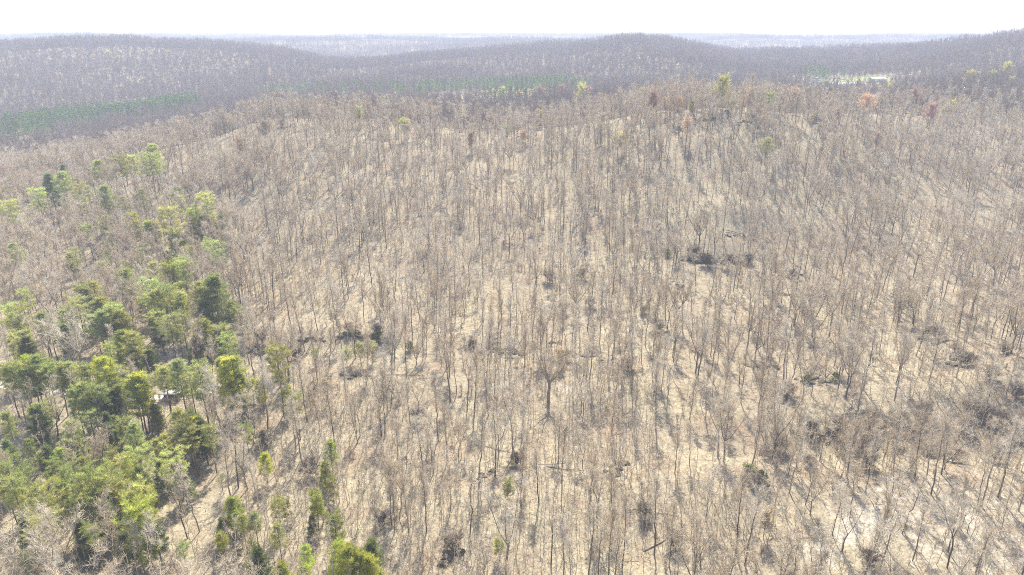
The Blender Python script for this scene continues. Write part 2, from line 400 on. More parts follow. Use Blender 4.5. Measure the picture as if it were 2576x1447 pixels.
def bare_tree(seed, H=18.0, fork=1, split=0.5, spread=3.0, n1=24, n2=5, n3=6, R=0.16, tw=0.015, lean=0.0, low=0.42):
    r = np.random.default_rng(seed)
    trunk, mid, twig = [], [], []
    leaders = []
    base = np.array([0, 0, -0.6]); hs = H*split
    wob = r.normal(size=(6,2))*0.10*H/18
    pts = [base]; n = 5
    for i in range(1, n+1):
        z = hs*i/n; pts.append(np.array([wob[i,0]*i/n*1.5+lean*z, wob[i,1]*i/n*1.5, z]))
    R = R*1.12; Rs = R*0.78
    # root flare
    trunk.append((*pts[0], *(pts[0]+(pts[1]-pts[0])*0.25), R*1.5, R*1.02))
    p2 = [pts[0]+(pts[1]-pts[0])*0.25]+pts[1:]
    polyline(trunk, p2, R*1.02, Rs)
    top = pts[-1]
    for f in range(fork):
        az = 2*math.pi*f/fork + r.uniform(-.5,.5); out = 0.0 if fork == 1 else r.uniform(.18,.42)*spread/3.0
        L = H*(1-split)*r.uniform(.86,1.0); q = [top]; m = 5
        for i in range(1, m+1):
            u = i/m
            q.append(top+np.array([math.cos(az)*out*L*u**.8+r.normal()*0.12+lean*L*u, math.sin(az)*out*L*u**.8+r.normal()*0.12, L*u]))
        polyline(trunk, q, Rs*(0.95 if fork == 1 else 0.68), 0.025)
        leaders.append((q, L))
    axis = []                      # points along stems where limbs start
    for q, L in leaders:
        for i in range(len(q)-1): axis.append((q[i], q[i+1], i/(len(q)-1)))
    lowp = [(p2[i], p2[i+1]) for i in range(len(p2)-1)]
    for k in range(n1):
        if r.random() < 0.16 and low < split:
            a, b = lowp[r.integers(2, len(lowp))]; p = a+(b-a)*r.random(); tt = -0.3
        else:
            a, b, i = axis[r.integers(len(axis))]; p = a+(b-a)*r.random(); tt = i
        az = r.uniform(0, 2*math.pi); el = r.uniform(.45, 1.05)
        L = spread*r.uniform(.45,1.15)*(1.1-0.65*max(tt,0)) if tt >= 0 else spread*r.uniform(.3,.6)
        d = np.array([math.cos(az)*math.cos(el), math.sin(az)*math.cos(el), math.sin(el)])
        q = [p]; dd = d.copy()
        for i in range(3):
            dd = unit(dd+np.array([0,0,.22])+r.normal(size=3)*.14); q.append(q[-1]+dd*L/3)
        polyline(mid, q, 0.034+0.008*L, 0.014)
        for j in range(n2):
            u = r.uniform(.25,1.0)*3; i = min(int(u), 2); p3 = q[i]+(q[i+1]-q[i])*(u-i)
            d2 = unit(unit(q[i+1]-q[i])+r.normal(size=3)*.62+np.array([0,0,.18])); L2 = L*r.uniform(.28,.55)
            e = p3+d2*L2*.5; d3 = unit(d2+r.normal(size=3)*.25+np.array([0,0,.15])); e2 = e+d3*L2*.5
            twig.append((*p3, *e, tw*1.5, tw*1.1)); twig.append((*e, *e2, tw*1.1, tw*.8))
            for t in range(n3):
                u2 = r.uniform(.1,1.0); p4 = (p3+(e-p3)*u2*2) if u2 < .5 else (e+(e2-e)*(u2*2-1))
                d4 = unit(d2+r.normal(size=3)*.7+np.array([0,0,.2])); L3 = r.uniform(.5,1.15)*min(1.0, spread/3)
                twig.append((*p4, *(p4+d4*L3), tw*.95, tw*.45))
    for q, L in leaders:            # twiggy tips
        for t in range(14):
            p4 = q[-2]+(q[-1]-q[-2])*r.random(); d4 = unit(np.array([0,0,.9])+r.normal(size=3)*.6)
            twig.append((*p4, *(p4+d4*r.uniform(.5,1.2)), tw, tw*.45))
    return trunk, mid, twig
def bare_meshes(name, seed, tk=6, **kw):
    t, m, w_ = bare_tree(seed, **kw)
    mt = mesh_np(name+'_trunk', *(lambda a: (a[0], a[1].ravel()))(tubes(t, tk)), 4, [M_bark], smooth=True)
    V, F = join([tubes(m, 4), tubes(w_, 3)])
    nm = len(m)*4
    mi = np.ones(len(F), int); mi[:nm] = 0
    mc = mesh_np(name+'_crown', V, F.ravel(), 4, [M_limb, M_twig], mi)
    return mt, mc, (t, m, w_)
def bare_single(name, seed, tk=4, mk=3, bark=None, **kw):
    t, m, w_ = bare_tree(seed, **kw)
    a, b, c = tubes(t, tk), tubes(m, mk), tubes(w_, 3)
    V, F = join([a, b, c]); mi = np.ones(len(F), int); mi[:len(a[1])] = 0; mi[len(a[1]):len(a[1])+len(b[1])] = 2
    return mesh_np(name, V, F.ravel(), 4, [bark or M_bark, M_twig, M_limb], mi)

def pine(seed, H=17.0, bare=0.42, W=2.6, whorl=10, per=5, tufts=8, nb=17, shape='round', blade=0.85, bw=0.042):
    r = np.random.default_rng(seed)
    trunk, limb = [], []; C, D, Ls = [], [], []
    wob = np.cumsum(r.normal(size=(9,2))*0.07, 0); pts = [np.array([0,0,-.6])]
    for i in range(1, 9): pts.append(np.array([wob[i,0], wob[i,1], H*i/8]))
    R = 0.0105*H+.03
    trunk.append((*pts[0], *(pts[0]*.5+pts[1]*.5), R*1.35, R)); polyline(trunk, [pts[0]*.5+pts[1]*.5]+pts[1:], R, 0.03)
    def ax(z):
        f = np.clip(z/H*8, 0, 7.999); i = int(f); a = pts[i] if i else np.array([0,0,0.0]); return a+(pts[i+1]-a)*(f-i)
    for k in range(whorl):
        u = (k+0.5)/whorl; z = H*(bare+(1-bare)*u*0.985)+r.normal()*.12
        if shape == 'round': L = W*(1-abs(u-.34)**1.7*1.55)*r.uniform(.85,1.1)
        elif shape == 'cone': L = W*(1-u)**.8*r.uniform(.85,1.1)+.15
        else: L = W*(0.55+0.45*math.sin(u*2.6+.3))*r.uniform(.6,1.15)
        L = max(L, .35); off = r.uniform(0, 6.28)
        for b in range(per):
            if shape == 'flat' and r.random() < .22: continue
            az = off+2*math.pi*b/per+r.uniform(-.35,.35)
            el = {'round': .25+.55*u, 'cone': .05+.25*u, 'flat': .18+.45*u}[shape]+r.normal()*.12
            l = L*r.uniform(.7,1.12); d = np.array([math.cos(az)*math.cos(el), math.sin(az)*math.cos(el), math.sin(el)])
            p = ax(min(z, H)); e = p+d*l*.6; e2 = e+unit(d+np.array([0,0,.28]))*l*.4
            limb.append((*p, *e, .05, .03)); limb.append((*e, *e2, .03, .012))
            for t in range(tufts):
                s = r.uniform(.3,1.02); c = (p+(e-p)*s/.6) if s < .6 else (e+(e2-e)*(s-.6)/.4)
                c = c+r.normal(size=3)*np.array([.24,.24,.07])*l*.5
                m = nb; dd = d[None,:]*.9+np.array([[0,0,.45]])+r.normal(size=(m,3))*np.array([[.75,.75,.5]])
                dd /= np.linalg.norm(dd, axis=1, keepdims=True)
                C.append(c+r.normal(size=(m,3))*.12); D.append(dd); Ls.append(r.uniform(.6,1.15,m)*blade)
    c = ax(H*.99)
    m = nb*2; dd = np.array([[0,0,.8]])+r.normal(size=(m,3))*.6; dd /= np.linalg.norm(dd, axis=1, keepdims=True)
    C.append(c+r.normal(size=(m,3))*.12); D.append(dd); Ls.append(r.uniform(.6,1.15,m)*blade)
    for i in range(5):               # dead stubs on the bare stem
        z = H*bare*r.uniform(.45,1); az = r.uniform(0,6.28); p = ax(z); L = r.uniform(.5,1.3)
        limb.append((*p, *(p+np.array([math.cos(az)*L, math.sin(az)*L, -.05])), .025, .01))
    C, D, Ls = np.concatenate(C), np.concatenate(D), np.concatenate(Ls)
    tv = tubes(trunk, 6); lv = tubes(limb, 3); nv = blades(C, D, Ls, np.full(len(C), bw), r)
    return tv, lv, nv
def pine_meshes(name, seed, **kw):
    tv, lv, nv = pine(seed, **kw)
    mt = mesh_np(name+'_trunk', tv[0], tv[1].ravel(), 4, [M_pbark], smooth=True)
    V, F = join([lv, nv]); mi = np.ones(len(F), int); mi[:len(lv[1])] = 0
    mc = mesh_np(name+'_crown', V, F.ravel(), 4, [M_pbark, M_needle], mi)
    return mt, mc
def bud_meshes(name, seed, nl=9, size=0.22, **kw):
    t, m, w_ = bare_tree(seed, **kw)
    r = np.random.default_rng(seed+5)
    mt = mesh_np(name+'_trunk', *(lambda a: (a[0], a[1].ravel()))(tubes(t, 5)), 4, [M_bark], smooth=True)
    W = np.array(w_); pick = W[r.integers(len(W), size=len(W)*nl//4)]
    u = r.random((len(pick),1)); c = pick[:,0:3]+(pick[:,3:6]-pick[:,0:3])*u + r.normal(size=(len(pick),3))*.15
    d = r.normal(size=(len(pick),3)); d /= np.linalg.norm(d, axis=1, keepdims=True)
    nv = blades(c, d, r.uniform(.6,1.3,len(pick))*size, np.full(len(pick), size*.38), r)
    a, b = tubes(m, 3), tubes(w_, 3)
    V, F = join([a, b, nv]); mi = np.zeros(len(F), int); mi[len(a[1]):len(a[1])+len(b[1])] = 1; mi[len(a[1])+len(b[1]):] = 2
    mc = mesh_np(name+'_crown', V, F.ravel(), 4, [M_bark, M_twig, M_bud], mi)
    return mt, mc

# ------------------------------------------------------------------ masks for planting
def seg_dist(X, Y, pts):
    d = np.full(X.shape, 1e9); P = np.array(pts)
    for i in range(len(P)-1):
        a, b = P[i], P[i+1]; v = b-a; L2 = (v**2).sum()+1e-9
        u = np.clip(((X-a[0])*v[0]+(Y-a[1])*v[1])/L2, 0, 1)
        d = np.minimum(d, np.hypot(X-a[0]-u*v[0], Y-a[1]-u*v[1]))
    return d
CLEAR = []
for px, py, rx, ry in [f_[:4] for f_ in FIELDS]:
    x, y, z = ground_hit(px, py); CLEAR.append((x, y, rx, ry))
def open_ground(X, Y):
    o = (seg_dist(X, Y, ROAD) < 3.4) | (seg_dist(X, Y, WASH) < 1.6)
    for x, y, rx, ry in CLEAR: o |= (((X-x)/rx)**2+((Y-y)/ry)**2) < 1.0
    return o
SL = (height(TG[:,None]*YG[None,:], YG[None,:]*np.ones((NT,1)))-HC)/YG[None,:]
SLMAX = np.maximum.accumulate(SL, axis=1)
def seen(X, Y, Z, H, margin=0.006, side=280, bottom=260):
    t = np.clip(X/Y, TG[0], TG[-1]); it = np.clip(((t-TG[0])/(TG[1]-TG[0])).round().astype(int), 0, NT-1)
    iy = np.clip((np.log(Y/8.0)/math.log(9000/8.0)*(NY-1)).astype(int)-3, 0, NY-1)
    vis = (Z+H-HC)/Y > SLMAX[it, iy]-margin
    px, py = project(X, Y, Z); _, pt = project(X, Y, Z+H)
    return vis & (px > -side) & (px < 2576+side) & (pt < 1447+bottom)
def scatter(y0, y1, cell, jitter=0.95, grow=0.0):
    """jittered points over the wedge in view; the cell may grow with distance"""
    out = []; Y = y0
    while Y < y1:
        c = cell*(1+grow*(Y-y0)/(y1-y0))
        half = 0.86*Y+26; n = int(2*half/c)
        X = -half+(np.arange(n)+rng.random())*c
        out.append(np.column_stack([X+rng.uniform(-.5,.5,n)*c*jitter*1.6, Y+rng.uniform(-.5,.5,n)*c*jitter*1.6])); Y += c
    P = np.concatenate(out); P = P[(P[:,1] > y0*.97)]
    return P[:,0], P[:,1]

def stuff_instances(name, label, X, Y, Z, scl, rotz, idx, sources, tilt=None, colname='src'):
    coll = bpy.data.collections.new(colname)
    for i, m in enumerate(sources):
        so = bpy.data.objects.new(f'{colname}_{i:02d}', m); coll.objects.link(so)
    me = bpy.data.meshes.new(name); n = len(X)
    me.vertices.add(n); me.vertices.foreach_set('co', np.column_stack([X, Y, Z]).astype(np.float32).ravel())
    a = me.attributes.new('scl', 'FLOAT_VECTOR', 'POINT'); s = np.asarray(scl, np.float32)
    a.data.foreach_set('vector', (np.repeat(s, 3) if s.ndim == 1 else s.ravel()))
    a = me.attributes.new('rot', 'FLOAT_VECTOR', 'POINT')
    rv = np.zeros((n,3), np.float32); rv[:,2] = rotz
    if tilt is not None: rv[:,0:2] = tilt
    a.data.foreach_set('vector', rv.ravel())
    a = me.attributes.new('idx', 'INT', 'POINT'); a.data.foreach_set('value', np.asarray(idx, np.int32))
    o = link(name, me); tag(o, label, None, None, 'stuff')
    ng = bpy.data.node_groups.new(name, 'GeometryNodeTree')
    ng.interface.new_socket('Geometry', in_out='INPUT', socket_type='NodeSocketGeometry')
    ng.interface.new_socket('Geometry', in_out='OUTPUT', socket_type='NodeSocketGeometry')
    gi, go = ng.nodes.new('NodeGroupInput'), ng.nodes.new('NodeGroupOutput')
    ip = ng.nodes.new('GeometryNodeInstanceOnPoints'); ci = ng.nodes.new('GeometryNodeCollectionInfo')
    ci.inputs['Collection'].default_value = coll; ci.inputs['Separate Children'].default_value = True; ci.inputs['Reset Children'].default_value = True
    def attr(nm, t):
        x = ng.nodes.new('GeometryNodeInputNamedAttribute'); x.data_type = t; x.inputs['Name'].default_value = nm; return x.outputs[0]
    e2r = ng.nodes.new('FunctionNodeEulerToRotation'); ng.links.new(attr('rot','FLOAT_VECTOR'), e2r.inputs[0])
    ip.inputs['Pick Instance'].default_value = True
    ng.links.new(gi.outputs[0], ip.inputs['Points']); ng.links.new(ci.outputs[0], ip.inputs['Instance'])
    ng.links.new(attr('idx','INT'), ip.inputs['Instance Index']); ng.links.new(e2r.outputs[0], ip.inputs['Rotation'])
    ng.links.new(attr('scl','FLOAT_VECTOR'), ip.inputs['Scale']); ng.links.new(ip.outputs[0], go.inputs[0])
    md = o.modifiers.new('scatter', 'NODES'); md.node_group = ng
    return o

# ------------------------------------------------------------------ landmarks for telling look-alikes apart (photo points)
MARKS = [('pale gravel wash', 2160, 1320), ('wide-crowned tree', 1380, 1000), ('lone tall pine', 692, 940),
    ('bright yellow-green pines', 890, 1420), ('long dark ledge', 2200, 1075), ('blackish shrub', 1890, 1205),
    ('gravel road', 470, 1000), ('big round pine', 95, 1350), ('layered pale pines', 250, 1230), ('brown bank', 760, 1320),
    ('shady knoll', 2540, 1040), ('fallen mossy log', 1570, 1413), ('twin fallen logs', 1393, 1169), ('small lime sapling', 664, 1180),
    ('dark round cedar', 453, 1210), ('lower right corner', 2560, 1430), ('bottom centre', 1290, 1440), ('pale opening', 2440, 1200), ('slim green cedar', 1255, 1385),
    ('lower left corner', 20, 1440), ('grey thicket', 1650, 1250), ('mossy rocks', 1050, 1180)]
ORD = ['closest', 'second closest', 'third closest', 'fourth closest', 'fifth closest', 'sixth closest', 'seventh closest', 'eighth closest', 'ninth closest', 'tenth closest']
ORD += [f'{w_} closest' for w_ in ('eleventh','twelfth','thirteenth','fourteenth','fifteenth','sixteenth','seventeenth','eighteenth','nineteenth','twentieth','twenty-first','twenty-second','twenty-third','twenty-fourth','twenty-fifth','twenty-sixth','twenty-seventh','twenty-eighth','twenty-ninth','thirtieth')]
def place_labels(items):
    """items: (description, photo x, photo y) -> one label each, counted outwards from the nearest landmark"""
    groups = {}
    for k, (desc, px, py) in enumerate(items):
        dist, n, a, b = min((math.hypot(px-a, (py-b)*1.3), n, a, b) for n, a, b in MARKS)
        if abs(px-a) > abs(py-b)*1.2: rel = 'to its right' if px > a else 'to its left'
        else: rel = 'in front of it' if py > b else 'behind it'
        groups.setdefault((desc, n, rel), []).append((dist, k))
    out = [None]*len(items)
    for (desc, n, rel), v in groups.items():
        v.sort()
        for c, (_, k) in enumerate(v):
            out[k] = f'{desc}, {ORD[min(c, len(ORD)-1)]} to {n}, {rel}' if len(v) > 1 else f'{desc} near {n}, {rel}'
    for k, t_ in enumerate(out):
        if len(t_.split()) > 16: t_ = t_.replace(' bare tree', ' tree', 1)
        if len(t_.split()) > 16: t_ = t_.rsplit(',', 1)[0]+(', behind' if t_.endswith('behind it') else (', in front' if t_.endswith('front of it') else (', rightward' if 'right' in t_[-8:] else ', leftward')))
        out[k] = t_
    return out

# ------------------------------------------------------------------ pines: photo point of the tip, height in metres, kind
PINES = []
def P(kind, lst):
    for e in lst: PINES.append((kind,)+e)
# upper clumps on the slope
P('pine', [(249,408,17),(301,397,18),(333,397,18),(374,393,19),(383,367,20),(153,438,18),(21,511,17),(91,482,18),(199,468,15),(262,472,17),
 (442,475,14),(518,493,17),(424,530,20),(534,609,15),(312,682,16),(388,664,14),(456,660,15),(374,710,17),(420,721,17),(392,735,16),(499,714,15),
 (64,733,12),(207,721,14),(189,753,14),(256,753,15),(240,765,14),(285,774,14),(18,774,15),(43,778,16),(103,792,13),(160,785,12),(395,790,13),(456,796,14),
 (424,800,14),(256,787,14),(273,782,14),(43,842,14),(268,870,13),(555,650,8)])
P('thin', [(356,479,15),(313,497,15),(214,514,13),(488,520,14),(160,500,13)])
P('young', [(50,554,8),(267,536,7),(479,536,10),(493,532,10),(531,546,11),(331,543,10),(370,561,10),(385,564,9),(459,607,8),(477,625,8),(417,635,7),(228,803,7),(552,831,7),
 (345,560,9),(508,548,10),(440,590,9),(223,804,7)])
P('dark', [(121,440,17),(158,416,9),(559,546,11),(174,643,8),(531,701,17),(584,760,8),(509,764,11),(164,821,10),(43,818,11),(64,851,13),(332,861,11),(377,877,10),(488,846,8),
 (394,787,12),(150,475,9)])
# belt along the road
P('pine', [(14,927,15),(28,925,16),(47,920,16),(57,934,16),(90,901,18),(88,932,15),(114,925,16),(138,915,16),(157,925,16),(171,920,16),(202,927,16),(228,925,16),
 (290,934,16),(185,982,15),(206,972,16),(223,975,16),(247,977,16),(237,998,14),(297,974,14),(332,951,16),(349,953,16),(358,963,15),(408,925,14),(446,912,18),
 (410,930,15),(500,924,19),(516,936,16),(474,942,15),(556,908,17),(592,906,17),(692,880,20),(742,996,13),(97,1020,14),(14,1043,13),(176,1067,14),(223,1041,13)])
P('bright', [(261,909,19),(70,905,15),(340,948,17),(570,912,17)])
P('dark', [(280,985,13),(90,1031,13),(594,928,14),(586,958,7),(273,1012,12),(261,1041,12),(273,1070,11),(474,1038,13)])
P('young', [(389,1024,8),(722,982,8),(654,958,8),(388,1028,7)])
# below the road
P('pine', [(308,1055,14),(332,1070,14),(446,1040,15),(464,1058,14),(526,1078,13),(478,1082,13),(412,1098,13),(415,1097,11),(171,1175,13),(88,1229,12),(95,1305,14),
 (166,1246,11),(206,1158,12),(308,1156,12),(327,1246,12),(225,1324,10),(695,1323,10),(609,1300,9),(697,1258,9),(457,1372,9),(616,1072,10),(71,1108,10),(152,1132,12),(71,1398,11),
 (26,1208,15),(130,1165,11),(391,1110,11)])
P('layer', [(209,1200,15),(249,1184,14),(273,1198,14),(280,1139,12),(337,1224,13),(356,1250,12),(21,1172,15),(52,1250,8),(220,1235,13),(290,1225,11),(176,1110,12)])
P('bright', [(877,1384,13),(852,1372,11),(931,1410,10),(905,1400,11),(709,1424,8),(765,1428,8),(664,1144,8),(492,1056,12)])
P('dark', [(506,1064,12),(453,1177,10),(557,1305,6),(551,1340,5),(304,1322,10),(332,1293,9),(59,1307,9),(14,1110,12),(173,1118,12),(368,1210,10),(195,1317,10),(644,1386,9),(931,1365,10),
 (784,1300,6),(115,1130,10),(240,1150,9),(400,1160,10),(350,1180,9)])
P('slim', [(791,1244,9),(840,1302,10),(1255,1352,6),(598,1290,8)])
prng = np.random.default_rng(5)
for k in range(26): PINES.append(('pine' if k % 3 else 'young', prng.uniform(120,600), prng.uniform(650,850), prng.uniform(8,15)))
for k in range(18): PINES.append(('pine' if k % 2 else 'thin', prng.uniform(-10,560), prng.uniform(470,640), prng.uniform(9,14)))
for k in range(20): PINES.append((('pine','layer','dark','young')[k % 4], prng.uniform(-10,520), prng.uniform(1090,1330), prng.uniform(8,14)))
for k in range(12): PINES.append((('young','bright','pine')[k % 3], prng.uniform(480,860), prng.uniform(1080,1440), prng.uniform(5,9)))
pv = {'pine': [pine_meshes(f'pine{k}', 40+k, H=17, bare=b, W=w_, whorl=wh, shape=s) for k, (b, w_, wh, s) in enumerate([(.52,3.3,7,'round'),(.48,3.6,7,'flat'),(.56,3.4,6,'flat'),(.50,3.7,7,'flat'),(.44,3.2,8,'round')])],
      'bright': [pine_meshes(f'brightpine{k}', 60+k, H=14, bare=.26, W=3.6, whorl=10, shape='round', tufts=9) for k in range(2)],
      'layer': [pine_meshes(f'layerpine{k}', 64+k, H=15, bare=.38, W=4.8, whorl=7, shape='flat', tufts=11) for k in range(3)],
      'dark': [pine_meshes(f'darkpine{k}', 68+k, H=13, bare=.12, W=3.2, whorl=12, shape='cone' if k == 1 else 'round', tufts=8, per=6) for k in range(3)],
      'young': [pine_meshes(f'youngpine{k}', 72+k, H=10, bare=.10, W=2.6, whorl=10, shape='flat' if k else 'round', tufts=8) for k in range(2)],
      'slim': [pine_meshes(f'slimpine{k}', 76+k, H=10, bare=.3, W=1.8, whorl=8, shape='flat', tufts=6) for k in range(2)],
      'thin': [pine_meshes(f'thinpine{k}', 78+k, H=15, bare=.45, W=1.8, whorl=7, shape='flat', tufts=3, nb=10) for k in range(2)]}
PH = {'pine':17,'bright':14,'layer':15,'dark':13,'young':10,'slim':10,'thin':15}
PCOL = {'pine':(1.0,1.0,1.0),'bright':(1.18,1.2,.6),'layer':(1.15,1.12,1.0),'dark':(.55,.62,.62),'young':(1.12,1.1,.75),'slim':(1.0,1.05,.8),'thin':(.95,.98,1.05)}
PDESC = {'pine':'{} green pine with bare lower trunk','bright':'{} bright yellow-green pine','layer':'{} pale pine with flat layered branches','dark':'{} dark green dense evergreen','young':'{} young conical green pine','slim':'{} slim narrow evergreen','thin':'{} sparse thin-crowned pine'}
PCAT = {'dark':'evergreen','slim':'evergreen'}
def tree_thing(name, meshes, loc, rz, sc_, color=None):
    root = empty(name, loc, rz, sc_)
    for nm, m in zip(('trunk', 'crown'), meshes):
        c = link(nm, m, root)
        if color is not None: c.color = (*color, 1)
    return root
pine_xy = []; items = []; roots = []
for k, (kind, px, py, H) in enumerate(PINES):
    H = H*1.3 if py < 660 else (H*1.18 if py < 870 else H*1.04)
    X, Y, Z = ground_hit(px, py, H*.97); s = H/PH[kind]
    c = np.array(PCOL[kind])*rng.uniform(.82,1.15)*np.array([rng.uniform(.9,1.08),1,rng.uniform(.9,1.15)])
    if py < 870: c = c*(1.1 if kind != 'young' else .9); s = (s*1.22, s*1.22, s)
    r_ = tree_thing('evergreen_tree' if kind in PCAT else 'pine_tree', pv[kind][k % len(pv[kind])], (X, Y, Z), rng.uniform(0,6.28), s, c)
    pine_xy.append((X, Y)); size = 'tall' if H >= 16 else ('small' if H < 10 else 'middling')
    bx, by = project(X, Y, Z+H*.6); items.append((PDESC[kind].format(size), float(bx), float(by))); roots.append((r_, kind))
pine_xy = np.array(pine_xy)

YEL, CHA, ORA, RED, TAN = (.74,.71,.22), (.60,.64,.22), (.66,.46,.29), (.58,.35,.28), (.64,.54,.37)
NAMEC = {YEL:'yellow', CHA:'yellow-green', ORA:'orange', RED:'red', TAN:'pale tan'}
BUDS = [(1015,305,11,CHA,'on the slope below the straw field'),(969,303,9,TAN,'beside the yellow-green tree below the straw field'),(1167,274,11,CHA,'just below the straw field'),(1265,222,12,CHA,'standing in the straw field'),
 (1289,262,10,RED,'below the right end of the straw field'),(1465,222,17,YEL,'rising above the ridge line in mid picture'),(1452,245,12,CHA,'in front of the tall yellow ridge tree'),(1359,228,14,RED,'on the ridge behind the straw field'),(1412,222,14,RED,'on the ridge to the left of the tall yellow tree'),
 (1482,224,13,RED,'touching the right side of the tall yellow ridge tree'),(1615,230,12,CHA,'on the ridge halfway to the tall dark trunks'),(1645,242,12,RED,'on the ridge, last red before the tall dark trunks'),(1565,338,9,YEL,'alone in the middle of the upper slope'),
 (538,281,12,ORA,'at the left end of the ridge'),(710,240,13,ORA,'on the ridge at the left, nearer the pines'),(843,234,13,ORA,'on the ridge under the notch of the hills'),(780,246,12,YEL,'between two orange trees on the ridge'),(603,352,11,ORA,'on the slope above the lone slim pine'),(67,350,12,TAN,'at the left shoulder of the hill'),
 (1730,308,11,ORA,'below the tall dark ridge trunks'),(1820,206,15,YEL,'among the tall dark ridge trunks'),(1997,228,13,ORA,'on the ridge below the green field'),(2184,250,14,ORA,'on the slope below the white farmhouse'),(2347,272,13,RED,'on the upper slope at the right'),(2304,230,13,RED,'on the ridge at the right of the farm'),
 (2210,343,10,ORA,'lower on the right slope under the farm'),(2100,350,11,TAN,'on the right slope beside the orange tree'),(2244,216,14,YEL,'on the ridge below the farm mound'),(2447,188,15,YEL,'on the right ridge, broader of the pair'),(2537,168,15,YEL,'on the right ridge by the picture edge'),(2499,184,13,CHA,'between the two yellow trees of the right ridge'),
 (1930,358,10,CHA,'on the slope below the dark rocks'),(272,132,13,YEL,'alone high on the far left hill'),(425,130,13,YEL,'on the far left hill nearer its crest'),(295,146,12,CHA,'beneath the yellow tree of the far left hill'),(620,160,12,CHA,'on the far left hill where it drops'),(563,154,12,TAN,'on the far left hill above the notch'),
 (905,872,7,CHA,'at the end of the grassy track'),(870,884,6,CHA,'in the middle of the grassy track'),(934,866,7,CHA,'by the dark rocks of the grassy track'),(640,962,6,CHA,'at the edge of the road clearing'),(1278,1215,6,CHA,'alone in the lower middle of the slope'),(790,880,6,CHA,'by the lone tall pine on the track'),
 (2430,735,8,TAN,'on the right slope by a long log'),(1930,1290,7,TAN,'near the forked dark shrub at lower right'),(1410,880,7,TAN,'on the slope above the wide-crowned tree'),(820,965,7,TAN,'under the lone tall pine')]
BUDS = [(a, b, h*(1.25 if b < 400 else 1.0), c, d) for a, b, h, c, d in BUDS]
BUD_AT = [ground_hit(b[0], b[1], b[2]*.95) for b in BUDS]
bud_xy = np.array([b[:2] for b in BUD_AT])

# ------------------------------------------------------------------ bare trees of the near slope
BV = [bare_meshes(f'bare{k}', 100+k, **kw) for k, kw in enumerate([
  dict(H=18, fork=1, split=.40, spread=3.0, n1=32, n2=6, n3=7, R=.15), dict(H=19, fork=2, split=.44, spread=3.1, n1=34, n2=6, n3=7, R=.17),
  dict(H=17, fork=1, split=.45, spread=2.4, n1=28, n2=6, n3=7, R=.12), dict(H=18, fork=3, split=.36, spread=3.6, n1=40, n2=6, n3=7, R=.20),
  dict(H=20, fork=1, split=.52, spread=2.8, n1=30, n2=6, n3=7, R=.16), dict(H=16, fork=2, split=.28, spread=3.1, n1=34, n2=6, n3=7, R=.14),
  dict(H=18, fork=1, split=.40, spread=3.3, n1=34, n2=6, n3=7, R=.16, lean=.07), dict(H=15, fork=4, split=.12, spread=3.0, n1=38, n2=6, n3=7, R=.15)])]
BDESC = ['straight bare tree with narrow crown','tall bare tree forking high','thin bare tree with small crown','bare tree of three spreading limbs','tall bare tree with long clean trunk','bare tree forking low into two','leaning bare tree','bare tree of many stems from its base']
BHT = [18,19,17,18,20,16,18,15]
X, Y = scatter(66, 560, 7.2)
pr = np.clip(0.5+1.7*fbm(X/34, Y/34, 51, 3)+.34+np.clip((Y-300)/300, 0, .25), .28, 1.0)
keep = rng.random(len(X)) < pr
keep &= ~open_ground(X, Y)
X, Y = X[keep], Y[keep]; Z = height(X, Y)
keep = seen(X, Y, Z, 19); X, Y, Z = X[keep], Y[keep], Z[keep]
db = np.array([np.min(np.hypot((bud_xy[:,0]-x), np.where(y < bud_xy[:,1], .45, 1)*(bud_xy[:,1]-y))) for x, y in zip(X, Y)])
dp = np.array([np.min(np.hypot(pine_xy[:,0]-x, pine_xy[:,1]-y)) for x, y in zip(X, Y)])
npine = np.array([np.sum(np.hypot(pine_xy[:,0]-x, pine_xy[:,1]-y) < 12.0) for x, y in zip(X, Y)])
tx, ty, _ = ground_hit(1380, 1012)
bigd = np.hypot((X-tx)/6.0, (Y-ty)/np.where(Y < ty, 20.0, 7.0))
dq = np.array([np.min(np.hypot((pine_xy[:,0]-x), np.where(y < pine_xy[:,1], .3, 1)*(pine_xy[:,1]-y))) for x, y in zip(X, Y)])
for px_, py_, rx, rf in [(1800,668,15,16),(2190,1085,18,7),(1245,890,9,8),(920,850,8,7),(1890,1205,5,8)]:
    ox, oy, _ = ground_hit(px_, py_); bigd = np.minimum(bigd, np.hypot((X-ox)/rx, (Y-oy)/np.where(Y < oy, rf, 3.0)))
keep = (dp > 2.8) & ((dq > 3.4) | (Y < 200)) & (db > 3.6) & (bigd > 1) & (rng.random(len(X)) < np.where(npine > 4, .5, np.where(npine > 0, .8, 1.0))); X, Y, Z = X[keep], Y[keep], Z[keep]
px, py = project(X, Y, Z); _, ptop = project(X, Y, Z+17)
dist = np.sqrt(X**2+Y**2+(Z-HC)**2)
inside = (px > 10) & (px < 2566) & (py < 1470)
order = np.argsort(np.where(inside, dist, 1e9))[:299]
own = np.zeros(len(X), bool); own[order] = True
kindv = rng.integers(0, 8, len(X)); kindv[rng.random(len(X)) < .3] = 0
sclv = .58+.58*rng.random(len(X))**.8; rotv = rng.uniform(0, 6.28, len(X))
bare_roots = []; bitems = []
for i in order:
    k = kindv[i]
    r_ = tree_thing('bare_tree', BV[k][:2], (X[i], Y[i], Z[i]), rotv[i], sclv[i])
    r_.rotation_euler = (rng.normal()*.05, rng.normal()*.05, rotv[i])
    bare_roots.append(r_)
    bx, by = project(X[i], Y[i], Z[i]+BHT[k]*sclv[i]*.5); bitems.append((BDESC[k], float(bx), float(by)))
